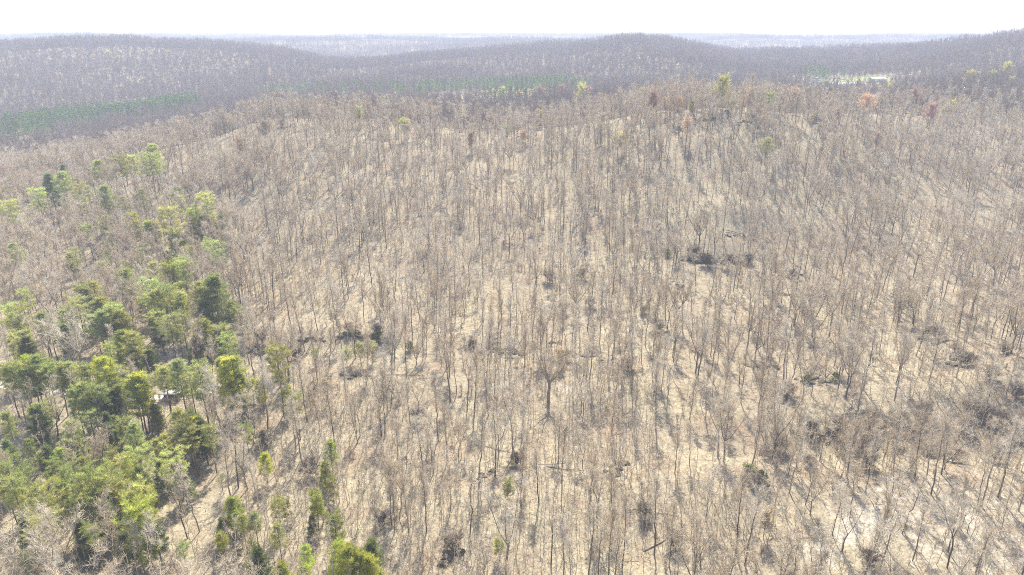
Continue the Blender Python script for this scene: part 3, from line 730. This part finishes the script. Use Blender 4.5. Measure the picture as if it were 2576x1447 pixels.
# the one broad tree that stands out in the clearing
x, y, z = ground_hit(1380, 1012)
bt = bare_meshes('broadtree', 140, H=18, fork=5, split=.34, spread=5.0, n1=50, n2=6, n3=6, R=.46)
big = tree_thing('bare_tree', bt[:2], (x, y, z), .6, 1.0)
tag(big, 'large wide-crowned bare tree with thick trunk in the pale clearing', 'tree', 'bare trees nearest the camera')
for r_, lab in zip(bare_roots, place_labels(bitems)): tag(r_, lab, 'tree', 'bare trees nearest the camera')
for (r_, kind), lab in zip(roots, place_labels(items)): tag(r_, lab, PCAT.get(kind, 'pine'), 'evergreens on the lower slope')

BM = [bare_single(f'baremid{k}', 160+k, tk=5, mk=3, **kw) for k, kw in enumerate([
  dict(H=18, fork=1, split=.50, spread=3.0, n1=26, n2=5, n3=5, R=.15, tw=.021), dict(H=19, fork=2, split=.50, spread=3.2, n1=28, n2=5, n3=5, R=.17, tw=.021),
  dict(H=17, fork=1, split=.55, spread=2.5, n1=22, n2=5, n3=5, R=.13, tw=.021), dict(H=18, fork=3, split=.42, spread=3.7, n1=32, n2=5, n3=5, R=.20, tw=.021),
  dict(H=20, fork=1, split=.60, spread=2.9, n1=24, n2=5, n3=5, R=.17, tw=.021), dict(H=16, fork=2, split=.36, spread=3.2, n1=28, n2=5, n3=5, R=.14, tw=.021),
  dict(H=18, fork=1, split=.48, spread=3.4, n1=28, n2=5, n3=5, R=.16, tw=.021, lean=.06),
  dict(H=17, fork=4, split=.30, spread=5.0, n1=46, n2=6, n3=6, R=.24, tw=.021), dict(H=18, fork=3, split=.36, spread=4.6, n1=42, n2=6, n3=6, R=.22, tw=.021)])]
r_ = ~own
kmid = kindv % 7; bpx, bpy_ = project(X, Y, Z)
broad = rng.random(len(X)) < np.where((bpx < 640) & (bpy_ > 420), .55, .12)
kmid = np.where(broad, rng.integers(7, 9, len(X)), kmid)
stuff_instances('bare_woods', 'leafless grey wood covering the tan slope up to the ridge', X[r_], Y[r_], Z[r_], sclv[r_], rotv[r_], kmid[r_], BM, rng.normal(size=(r_.sum(),2))*.05, 'bare_woods_kind')
# saplings and brush under them
def sapling(name, seed, H, n1, n2, spread, R): return bare_single(name, seed, bark=M_twig, tk=3, mk=3, H=H, fork=1, split=.35, spread=spread, n1=n1, n2=n2+1, n3=3, R=R, tw=.012, low=.3)
SP = [sapling('sap0',200,8,12,2,1.2,.05), sapling('sap1',201,6,10,2,1.0,.04), sapling('sap2',202,10,12,2,1.4,.065), sapling('sap3',203,4,10,2,.9,.03), sapling('sap4',204,11,12,2,1.1,.07),
      sapling('sap5',207,14,16,2,1.5,.085), sapling('sap6',208,13,14,2,1.2,.07),
      bare_single('brush0',205,tk=3,mk=3,H=3,fork=6,split=.06,spread=1.3,n1=14,n2=2,n3=3,R=.03,tw=.013), bare_single('brush1',206,tk=3,mk=3,H=2.2,fork=7,split=.05,spread=1.1,n1=14,n2=2,n3=3,R=.03,tw=.013)]
SX, SY = scatter(66, 540, 2.3, grow=.35)
keep = rng.random(len(SX)) < np.clip(.52+1.9*fbm(SX/24, SY/24, 77, 3), .06, 1.0)*np.where(np.hypot((SX-tx)/6.0, (SY-ty)/np.where(SY < ty, 18.0, 7.0)) < 1, .25, 1)+np.where((SX/SY < -.28) & (SX/SY > -.52) & (SY < 190), .35, 0)
keep &= ~open_ground(SX, SY); SX, SY = SX[keep], SY[keep]; SZ = height(SX, SY); keep = seen(SX, SY, SZ, 8); SX, SY, SZ = SX[keep], SY[keep], SZ[keep]
stuff_instances('sapling_undergrowth', 'thin bare saplings and brush under the trees', SX, SY, SZ, rng.uniform(.7,1.25,len(SX)), rng.uniform(0,6.28,len(SX)), rng.choice(9, len(SX), p=[.14,.14,.14,.10,.13,.12,.12,.055,.055]), SP, rng.normal(size=(len(SX),2))*.07, 'undergrowth_kind')

def sticks(name, seed):
    r = np.random.default_rng(seed); seg = []
    for k in range(9):
        p = np.array([*r.uniform(-1.6,1.6,2), r.uniform(.03,.2)]); a = r.uniform(0,6.28); L = r.uniform(.5,2.2)
        q_ = p+np.array([math.cos(a)*L, math.sin(a)*L, r.uniform(-.05,.25)]); seg.append((*p, *q_, r.uniform(.02,.05), .012))
    V, F = tubes(seg, 3); return mesh_np(name, V, F.ravel(), 4, [M_log if seed % 2 else M_twig])
DX, DY = scatter(80, 420, 4.6, grow=.3); DZ = height(DX, DY); keep = seen(DX, DY, DZ, 1) & ~open_ground(DX, DY); DX, DY, DZ = DX[keep], DY[keep], DZ[keep]
stuff_instances('fallen_branches', 'dead branches strewn over the leaf litter', DX, DY, DZ, rng.uniform(.7,1.5,len(DX)), rng.uniform(0,6.28,len(DX)), rng.integers(0,4,len(DX)), [sticks(f'sticks{k}', 220+k) for k in range(4)], None, 'fallen_branch_kind')

# ------------------------------------------------------------------ woods beyond the ridge
BF = [bare_single(f'barefar{k}', 180+k, tk=3, mk=3, H=17, fork=1+k % 3, split=.38, spread=4.0, n1=26, n2=3, n3=3, R=.16, tw=.042) for k in range(5)]
BF += [bare_single(f'brushfar{k}', 190+k, tk=3, mk=3, H=5+k, fork=5, split=.1, spread=3.6, n1=22, n2=3, n3=3, R=.06, tw=.045) for k in range(2)]
FX, FY = scatter(530, 1750, 5.1, grow=.55)
keep = ~open_ground(FX, FY); FX, FY = FX[keep], FY[keep]; FZ = height(FX, FY)
keep = seen(FX, FY, FZ, 17, .003, 260); FX, FY, FZ = FX[keep], FY[keep], FZ[keep]
# far pines: centre, half sizes, spacing, count as single trees or not
FARP = []
for px, py, rx, ry, sp_, own_ in [(190,296,62,74,7.5,1),(350,276,70,52,8.0,1),(430,268,40,30,10,1),(10,345,40,40,11,1),(1190,222,70,70,10,1),(1340,215,70,55,10,1),(1290,240,40,24,9,1),(1080,232,40,45,13,1),(730,226,40,40,13,1),(900,226,60,40,16,1),
     (2110,186,48,34,10,1),(2080,196,50,14,10,1),(1430,208,30,30,13,1)]:
    x0, y0, z0 = ground_hit(px, py, 10)
    a = np.arange(-rx, rx, sp_); b = np.arange(-ry, ry, sp_)
    A, B = np.meshgrid(a, b); A = A.ravel()+rng.uniform(-.45,.45,A.size)*sp_; B = B.ravel()+rng.uniform(-.45,.45,B.size)*sp_
    ok = (A/rx)**2+(B/ry)**2 < 1; x, y = x0+A[ok], y0+B[ok]; z = height(x, y)
    ok = seen(x, y, z, 15, 0.0, 0) & ~open_ground(x, y)
    FARP += [(x_, y_, z_, own_) for x_, y_, z_ in zip(x[ok], y[ok], z[ok])]
FARP = np.array(FARP)
print('near pines', len(PINES), 'far pines', len(FARP), 'mid trees', int((~own).sum()), 'saplings', len(SX), 'far trees', len(FX))
dmin = np.full(len(FX), 1e9)
for k in range(0, len(FARP)): dmin = np.minimum(dmin, np.hypot(FX-FARP[k,0], (FY-FARP[k,1])*np.where(FY < FARP[k,1], .35, 1)))
keep = dmin > 6.5; FX, FY, FZ = FX[keep], FY[keep], FZ[keep]
for m in BF: m.materials[1] = M_farwood; m.materials[2] = M_farwood
stuff_instances('distant_woods', 'hazy leafless wood covering the hills beyond the ridge', FX, FY, FZ, rng.uniform(.75,1.2,len(FX)), rng.uniform(0,6.28,len(FX)), rng.choice(7, len(FX), p=[.13,.13,.13,.13,.13,.175,.175]), BF, rng.normal(size=(len(FX),2))*.03, 'distant_wood_kind')
PF = [pine_meshes(f'farpine{k}', 90+k, H=15, bare=.25, W=3.0, whorl=7, per=5, tufts=4, nb=5, shape='round' if k else 'cone', blade=.9, bw=.16) for k in range(3)]
for _, mc in PF: mc.materials[1] = M_needle_far
fd = np.hypot(FARP[:,0], FARP[:,1]); fo = np.argsort(fd); nown = max(0, 298-len(PINES))
own_far = fo[:nown]; rest = fo[nown:]
fi = []; fr = []
for i in own_far:
    c = np.array([1.0,1.0,1.0])*rng.uniform(.75,1.3)*np.array([rng.uniform(.8,1.3),1,1])
    s = rng.uniform(.95,1.4)
    r_ = tree_thing('pine_tree', PF[rng.integers(3)], tuple(FARP[i,:3]), rng.uniform(0,6.28), s, c); fr.append(r_)
    bx, by = project(FARP[i,0], FARP[i,1], FARP[i,2]+8); fi.append((float(bx), float(by)))
for r_, (bx, by) in zip(fr, fi):
    lab = 'dark pine in the block of pines across the left valley' if bx < 560 else ('dark pine in the hazy belt behind the straw-coloured field' if bx < 1700 else 'blue-green pine in the clump behind the farm')
    tag(r_, lab, 'pine', 'pines of the far blocks, ' + ('left valley' if bx < 560 else ('middle valley' if bx < 1700 else 'farm valley')))
if len(rest):
    one = []
    for mt, mc in PF:
        vt = np.empty(len(mc.vertices)*3, np.float32); mc.vertices.foreach_get('co', vt)
        one.append(mc)
    stuff_instances('distant_pine_wood', 'far hazy belts of dark pines in the valleys', FARP[rest,0], FARP[rest,1], FARP[rest,2], rng.uniform(.95,1.4,len(rest)), rng.uniform(0,6.28,len(rest)), rng.integers(0,3,len(rest)), one, None, 'far_pine_kind')
# farthest ridges: clumps of trees
def clump(name, seed):
    r = np.random.default_rng(seed); seg = []; tw = []
    for k in range(14):
        x, y = r.uniform(-20,20,2); H = r.uniform(12,18)
        seg.append((x, y, -3, x, y, H*.8, .3, .2))
        for j in range(9):
            p = np.array([x, y, H*r.uniform(.45,.85)]); d = unit(np.array([r.normal(), r.normal(), 1.0]))
            tw.append((*p, *(p+d*r.uniform(2.5,4.5)), .16, .09))
    a, b = tubes(seg, 3), tubes(tw, 3); V, F = join([a, b]); mi = np.ones(len(F), int); mi[:len(a[1])] = 0
    return mesh_np(name, V, F.ravel(), 4, [M_bark, M_twig], mi)
CL = [clump(f'clump{k}', 300+k) for k in range(4)]
for m in CL: m.materials[1] = M_farwood
CX, CY = scatter(1700, 4700, 27, grow=.9); CZ = height(CX, CY); keep = seen(CX, CY, CZ, 16, .001, 260)
CX, CY, CZ = CX[keep], CY[keep], CZ[keep]; print('clumps', len(CX))
stuff_instances('horizon_woods', 'pale blue wooded ridges along the horizon', CX, CY, CZ, rng.uniform(.8,1.2,len(CX)), rng.uniform(0,6.28,len(CX)), rng.integers(0,4,len(CX)), CL, None, 'horizon_wood_kind')

# ------------------------------------------------------------------ trees in bud
BB = [bud_meshes(f'bud{k}', 400+k, H=12, fork=1, split=.3, spread=5.2, n1=50, n2=5, n3=4, R=.14, tw=.016, nl=9, size=.34) for k in range(3)]
for k, (px_, py_, H, c, where) in enumerate(BUDS):
    x, y, z = BUD_AT[k]
    r_ = tree_thing('budding_tree', BB[k % 3], (x, y, z), rng.uniform(0,6.28), H/12, np.array(c)*rng.uniform(.85,1.1))
    tag(r_, f'{NAMEC[c]} tree in bud {where}', 'tree', 'trees in bud')

frng = np.random.default_rng(21); FB = []
for k in range(30):
    px_ = frng.uniform(480, 2560); py_ = float(np.interp(px_, [480,700,1000,1300,1500,1850,2100,2300,2576], [292,246,258,262,240,205,218,205,172]))+frng.uniform(8,90)
    FB.append((px_, py_, frng.uniform(9,14), (ORA, TAN, CHA, ORA, YEL)[k % 5]))
FB.sort(); cnt = {}
ORDL = ['first','second','third','fourth','fifth','sixth','seventh','eighth','ninth','tenth','eleventh','twelfth','thirteenth','fourteenth']
for k, (px_, py_, H, c) in enumerate(FB):
    x, y, z = ground_hit(px_, py_, H*.95); i_ = cnt.get(c, 0); cnt[c] = i_+1
    r_ = tree_thing('budding_tree', BB[k % 3], (x, y, z), frng.uniform(0,6.28), H/12, np.array(c)*.85)
    tag(r_, f'faint small {NAMEC[c]} budding crown near the ridge, {ORDL[i_]} such from the left', 'tree', 'trees in bud')

# ------------------------------------------------------------------ rocks, logs, shrubs
def rock_mesh(name, seed):
    """a broken slab: a box cut into a 3 x 3 x 2 lattice and knocked out of true"""
    r = np.random.default_rng(seed); import bmesh
    bm = bmesh.new(); bmesh.ops.create_cube(bm, size=2.0)
    bmesh.ops.subdivide_edges(bm, edges=bm.edges[:], cuts=2, use_grid_fill=True)
    ax_ = r.normal(size=(5,3)); ax_ /= np.linalg.norm(ax_, axis=1, keepdims=True); lim = r.uniform(.75,1.1,5)
    for v in bm.verts:
        p = np.array(v.co)
        for a_, l_ in zip(ax_, lim):
            s_ = p@a_
            if s_ > l_: p = p-a_*(s_-l_)
        v.co = (p+r.normal(size=3)*.13)*np.array([1,1,.6])
    me = bpy.data.meshes.new(name); bm.to_mesh(me); bm.free(); me.materials.append(M_rock); return me
RM = [rock_mesh(f'rock{k}', 500+k) for k in range(5)]
def outcrop(px, py, n, L, size, label, rot=0.0):
    x, y, z = ground_hit(px, py); root = empty('rock_outcrop', (x, y, z)); n = n*2; size = size*.62
    for k in range(n):
        u = (k+.5)/n-.5; dx = u*L*math.cos(rot)+rng.normal()*.9; dy = u*L*math.sin(rot)+rng.normal()*1.3
        s = size*rng.uniform(.55,1.2); hz = float(height(np.array([x+dx]), np.array([y+dy]))[0])-z
        o = link('block', RM[rng.integers(5)], root, (dx, dy, hz+s*.15), rng.normal()*.5, (s*rng.uniform(.9,2.0), s*rng.uniform(.6,1.1), s*rng.uniform(.7,1.3)))
    tag(root, label, 'rock', 'rock outcrops')
for a in [(670,878,5,12,1.3,'mossy rock outcrop behind the lone tall pine'),(790,856,4,9,1.1,'rock outcrop above the grassy track, left end'),(905,842,6,13,1.5,'dark mossy rock outcrop above the grassy track'),(960,858,4,8,1.3,'dark rock heap at the right end of the grassy track'),
  (895,942,4,9,1.0,'small rock line under the grassy track'),(1215,882,6,14,1.5,'dark rock outcrop with brush in the middle of the slope'),(1290,892,5,9,1.5,'dark undercut rock beside the brushy outcrop'),(1400,862,2,3,1.1,'single dark rock above the wide-crowned tree'),(1478,898,4,8,1.1,'broken rock pile on the slope above two thin trunks'),
  (1790,656,12,24,2.6,'large black rock outcrop on the right slope'),(1850,662,7,10,2.8,'black cave-like rock at the end of the large outcrop'),(1880,598,5,22,1.1,'low rock line above the large black outcrop'),(1990,690,4,12,1.2,'scattered rocks right of the large black outcrop'),
  (1660,910,3,7,1.0,'flat rock group on the slope left of the ledge'),(2040,958,4,9,1.2,'mossy rocks above the long dark ledge'),(1925,925,4,9,1.1,'dark rocks behind the long dark ledge, left end'),(2170,1082,7,24,1.2,'long dark rock ledge running along the gully',.12),(2060,1098,5,14,1.1,'left end of the dark ledge in the gully',.1),
  (2360,860,4,9,1.3,'dark rocks in the gully at the right'),(2420,905,4,8,1.5,'blackish rock under the trees at the right'),(2540,1105,4,7,1.8,'dark rock at the foot of the shady knoll'),(1900,1205,3,4,1.2,'dark rock under the forked tree'),(1800,302,6,14,1.6,'rock band high on the right ridge, left end'),(1880,308,5,12,1.5,'rock band high on the right ridge, middle'),(2050,300,4,9,1.7,'dark rock clump on the right ridge, right end'),
  (715,322,3,6,1.2,'small rock on the upper left ridge'),(1320,345,3,6,1.3,'rock on the upper slope under the ridge'),(1140,1392,3,4,1.0,'dark rock by the bottom edge in mid picture'),(1560,1180,3,5,.9,'small mossy rock right of the twin logs'),(1220,1196,3,5,.8,'mossy rock below the grey trees in the middle'),(1700,715,3,6,1.0,'small rock left under the large black outcrop')]: outcrop(*a)
def log_mesh(name, seed):
    r = np.random.default_rng(seed); seg = []; p = [np.array([-.5,0,0])]
    for i in range(6): p.append(p[-1]+np.array([1/6, r.normal()*.012, r.normal()*.006]))
    polyline(seg, p, .014, .006)
    for k in range(5):
        q_ = p[3+k % 3]+np.array([.05*k,0,0])*.3; d = unit(np.array([.8, r.normal()*.8, abs(r.normal())*.5])); seg.append((*q_, *(q_+d*r.uniform(.06,.2)), .007, .003))
    V, F = tubes(seg, 6); return mesh_np(name, V, F.ravel(), 4, [M_log], smooth=True)
TH = [bare_single(f'thicket{k}', 560+k, tk=3, mk=3, bark=M_bark, H=3.6+k*.6, fork=8, split=.06, spread=2.0, n1=60, n2=5, n3=5, R=.04, tw=.016) for k in range(3)]
M_dtwig = bark_material('dark_twigs', (0.13,0.105,0.08), (0.18,0.145,0.11), (0.25,0.21,0.165))
for m in TH: m.materials[1] = M_dtwig; m.materials[2] = M_bark
for k, (px_, py_, H, lab) in enumerate([(1740,650,7,'dark thicket at the left of the large black outcrop'),(1775,670,6.5,'dark thicket under the large black outcrop'),(1830,677,6.5,'dark thicket in the middle of the large black outcrop'),(1880,666,6.5,'dark thicket at the right of the large black outcrop'),(1960,675,4,'brown thicket right of the large black outcrop'),(1995,700,4,'brown thicket among scattered rocks'),
  (1190,878,4.5,'brown thicket at the left of the brushy outcrop'),(1240,872,4.5,'brown thicket over the brushy outcrop'),(1285,898,4,'brown thicket beside the undercut rock'),(880,835,4.5,'brown thicket above the grassy track'),(950,840,4.5,'brown thicket by the mossy rocks'),(660,862,5,'brown thicket behind the lone tall pine'),
  (2040,1092,5,'grey thicket at the left end of the long ledge'),(2110,1080,5,'grey thicket on the long ledge'),(2180,1072,5,'grey thicket in the middle of the long ledge'),(2250,1062,5,'grey thicket at the right of the long ledge'),(2320,1050,5,'grey thicket past the right end of the long ledge'),(2180,1180,5,'dark thicket below the long ledge'),(2330,1140,5,'dark thicket below the right end of the ledge'),
  (2480,1060,6,'dark thicket on the shady knoll'),(2530,1080,6,'blackish thicket at the foot of the shady knoll'),(2555,1000,6,'dark thicket on top of the shady knoll'),(2430,920,5,'dark thicket in the right gully'),(2350,850,4.5,'dark thicket at the head of the right gully'),(1900,1225,4.5,'dark thicket below the blackish shrub'),(1810,305,6,'dark thicket on the rock band of the right ridge'),(1900,312,6,'brown thicket under the rock band of the right ridge'),
  (2050,310,6,'dark thicket at the right end of the rock band'),(710,320,6,'brown thicket on the upper left ridge'),(1050,1060,4.5,'brown thicket on the slope left of the wide-crowned tree'),(1300,1170,4.5,'brown thicket left of the twin logs'),(1140,1385,4.5,'dark thicket at the bottom edge in mid picture'),(1420,790,4.5,'brown thicket above the middle of the slope'),(630,1060,5,'dark thicket below the road clearing'),(670,1120,5,'brown thicket by the small lime sapling'),(780,1200,5,'dark thicket by the brown bank'),
  (960,1320,4.5,'dark thicket right of the brown bank'),(2190,1420,4,'grey thicket at the lower right edge'),(1700,1380,4.5,'brown thicket under the long slanting log'),(1620,1300,4.5,'grey thicket in the lower middle')]):
    x, y, z = ground_hit(px_, py_); o = link('bare_thicket', TH[k % 3], None, (x, y, z), rng.uniform(0,6.28), (H/4.2*1.7, H/4.2*1.2, H/4.2*.75)); tag(o, lab, 'thicket', 'bare thickets')
TL = [bare_single(f'lightthicket{k}', 570+k, tk=3, mk=3, H=3.6+k*.6, fork=8, split=.06, spread=2.2, n1=56, n2=5, n3=5, R=.04, tw=.015) for k in range(3)]
for m in TL: m.materials[1] = M_limb; m.materials[2] = M_bark
trng = np.random.default_rng(9); ti = []; to = []
for k in range(26):
    px_, py_ = (trng.uniform(1960,2570), trng.uniform(860,1190)) if k < 16 else (trng.uniform(700,1900), trng.uniform(560,1000))
    x, y, z = ground_hit(px_, py_); H = trng.uniform(3.5,6)
    to.append(link('bare_thicket', TL[k % 3], None, (x, y, z), trng.uniform(0,6.28), (H/4.2*1.7, H/4.2*1.2, H/4.2*.8))); ti.append((('low brown thicket','spreading brown thicket','tall brown thicket')[0 if H < 4.4 else (1 if H < 5.2 else 2)], px_, py_-15))
for o, lab in zip(to, place_labels(ti)): tag(o, lab, 'thicket', 'bare thickets')
LM = [log_mesh(f'log{k}', 520+k) for k in range(4)]
for k, (px_, py_, L, rot, lab) in enumerate([(1393,1169,11,.05,'dark fallen log, upper of the twin logs'),(1420,1180,9,-.25,'dark fallen log, lower of the twin logs'),(1253,1130,7,-.3,'short fallen log on the middle slope'),(1570,1413,6,.05,'mossy fallen log near the bottom edge'),(1690,1352,16,.55,'long fallen log slanting across the lower slope'),
  (2010,744,20,.02,'very long thin log lying level on the right slope'),(1870,590,16,-.1,'fallen log above the large black outcrop'),(1925,600,9,.1,'short log at the right of the black outcrop'),(920,625,11,-.5,'thin fallen log on the upper middle slope'),(1130,700,9,.9,'slanting fallen log by the pale strip'),(1120,720,9,.3,'second slanting log under the pale strip'),
  (905,665,9,-.35,'crossing fallen log on the left slope'),(1090,545,16,0,'long level log high on the slope'),(640,962,9,-.7,'fallen trunk in the road clearing'),(2250,1080,26,.22,'pale fallen tree along the dark ledge'),(2130,1092,20,.12,'pale fallen trunk at the left of the dark ledge'),(2395,930,10,-.9,'pale fallen trunk in the right gully'),(2420,925,9,-.8,'second pale trunk in the right gully'),
  (1010,942,12,0,'thin dark log under the grassy track'),(1235,1045,8,.9,'leaning dead log by the wide-crowned tree'),(580,1395,10,.6,'pale dead branch at the bottom left'),(1560,1090,7,.4,'dead limb on the slope right of the clearing'),(2025,1350,7,.3,'mossy log by the pale gravel wash'),(1650,1290,10,-.2,'thin log in the grey thicket'),(450,880,8,.6,'fallen trunk in the pale strip above the road')]):
    x, y, z = ground_hit(px_, py_); s = L
    o = link('fallen_log', LM[k % 4], None, (x, y, z+L*.012), 0, s)
    zx = float(height(np.array([x+math.cos(rot)*2]), np.array([y+math.sin(rot)*2]))[0])
    o.rotation_euler = (0, -math.atan2(zx-z, 2), rot); tag(o, lab, 'log', 'fallen logs')
SH = [pine_meshes(f'shrub{k}', 540+k, H=3.2, bare=.02, W=1.9, whorl=6, per=6, tufts=4, nb=12, shape='round', blade=.4, bw=.09) for k in range(2)]
for k, (px_, py_, H, lab) in enumerate([(1885,1195,3.4,'black-green shrub at the foot of the forked tree'),(1915,1203,2.6,'smaller black-green shrub right of the forked tree'),(2030,955,2.8,'dark green shrub above the long ledge'),(2100,950,2.4,'dark green shrub, right of the pair above the ledge'),(1030,875,3,'green shrub at the end of the grassy track'),(955,850,3,'dark shrub by the mossy rocks'),
  (1680,640,3,'dark shrub left of the large black outcrop'),(2330,845,3,'dark shrub in the right gully'),(1540,1190,2.4,'green shrub by a small mossy rock'),(2050,303,5,'dark bush on the right ridge'),(1830,298,5,'dark bush at the left end of the rock band'),(1320,335,4,'dark bush on the upper slope')]):
    x, y, z = ground_hit(px_, py_, 1.0)
    r_ = tree_thing('evergreen_shrub', SH[k % 2], (x, y, z), rng.uniform(0,6.28), H/3.2, (.55,.6,.55)); tag(r_, lab, 'shrub', 'evergreen shrubs')

# ------------------------------------------------------------------ buildings
def boxm(name, x0, x1, y0, y1, z0, z1, mat):
    V = [(x, y, z) for z in (z0, z1) for y in (y0, y1) for x in (x0, x1)]
    F = [0,2,3,1, 4,5,7,6, 0,1,5,4, 2,6,7,3, 0,4,6,2, 1,3,7,5]
    return mesh_np(name, V, F, 4, [mat])
def gable(name, x0, x1, y0, y1, z0, zr, t, mat):
    ym = (y0+y1)/2
    V = []; 
    for x in (x0, x1): V += [(x, y0, z0), (x, ym, zr), (x, y1, z0), (x, y1, z0+t), (x, ym, zr+t), (x, y0, z0+t)]
    F = [0,1,7,6, 1,2,8,7, 3,4,10,9, 4,5,11,10, 5,0,6,11, 2,3,9,8, 0,5,4,1, 1,4,3,2, 6,7,10,11, 7,8,9,10]
    return mesh_np(name, V, F, 4, [mat])
def house(name, px_, py_, L, D, h, rz, roofm, wallm, label, cat, wins):
    x, y, z = ground_hit(px_, py_); root = empty(name, (x, y, z-.2), rz)
    link('wall', boxm('wall', -L/2, L/2, -D/2, D/2, 0, h, wallm), root)
    link('roof', gable('roof', -L/2-.5, L/2+.5, -D/2-.6, D/2+.6, h+.005, h+D*.28, .18, roofm), root)
    for k in range(wins):
        u = -L/2+L*(k+.7)/(wins+.4); wn = link('window', boxm('window', u-.6, u+.6, -D/2-.05, -D/2-.004, 1.0, 2.3, M_dark), root)
        link('sill', boxm('sill', u-.75, u+.75, -D/2-.12, -D/2-.055, .88, .995, M_white), wn)
    link('door', boxm('door', L*.38-.5, L*.38+.5, -D/2-.06, -D/2-.006, .1, 2.2, M_dark), root)
    tag(root, label, cat)
house('farmhouse', 2206, 207, 18, 9, 3.2, .1, M_metal, M_white, 'white low farmhouse with pale roof on the green mound', 'house', 4)
house('long_barn', 2118, 221, 30, 9, 3.4, 0, M_metal, M_white, 'long pale-roofed barn at the edge of the straw field', 'barn', 3)
house('farm_shed', 2160, 219, 13, 7, 3.2, .05, M_pink, M_white, 'small shed with faded pink roof beside the long barn', 'shed', 1)
house('farm_outbuilding', 2183, 221, 8, 6, 3.0, 0, M_metal, M_white, 'small white outbuilding below the farm mound', 'shed', 1)
house('farm_cottage', 2050, 205, 7, 6, 4.0, .6, M_metal, M_white, 'tiny white cottage beside the bright green field', 'house', 1)
x, y, z = ground_hit(432, 1004)
root = empty('open_shed', (x, y, z), .04)
link('roof', boxm('roof', -3, 3, -1.6, 1.6, 2.3, 2.45, M_metal), root); link('back_wall', boxm('back_wall', -2.8, 2.8, 1.3, 1.4, -.3, 2.295, M_log), root)
for sx in (-2.8, 2.7):
    for sy in (-1.45, 1.2): link('post', boxm('post', sx, sx+.12, sy, sy+.09, -.4, 2.295, M_log), root)
tag(root, 'small open shed with pale flat roof beside the gravel road', 'shed')

# ------------------------------------------------------------------ haze
hz = mesh_np('haze', [(a, b, c) for c in (-30, 124) for b in (-300, 9300) for a in (-11800, 11800)], [0,2,3,1, 4,5,7,6, 0,1,5,4, 2,6,7,3, 0,4,6,2, 1,3,7,5], 4)
hm = bpy.data.materials.new('haze_air'); hm.use_nodes = True; n_ = hm.node_tree; n_.nodes.clear()
pvn = n_.nodes.new('ShaderNodeVolumePrincipled'); ho = n_.nodes.new('ShaderNodeOutputMaterial')
pvn.inputs['Color'].default_value = (0.76, 0.83, 1.0, 1); pvn.inputs['Density'].default_value = 0.00031; pvn.inputs['Anisotropy'].default_value = 0.0
n_.links.new(pvn.outputs[0], ho.inputs['Volume']); hz.materials.append(hm)
h_ = link('haze', hz); tag(h_, 'thin pale blue haze over the hills', None, None, 'stuff')
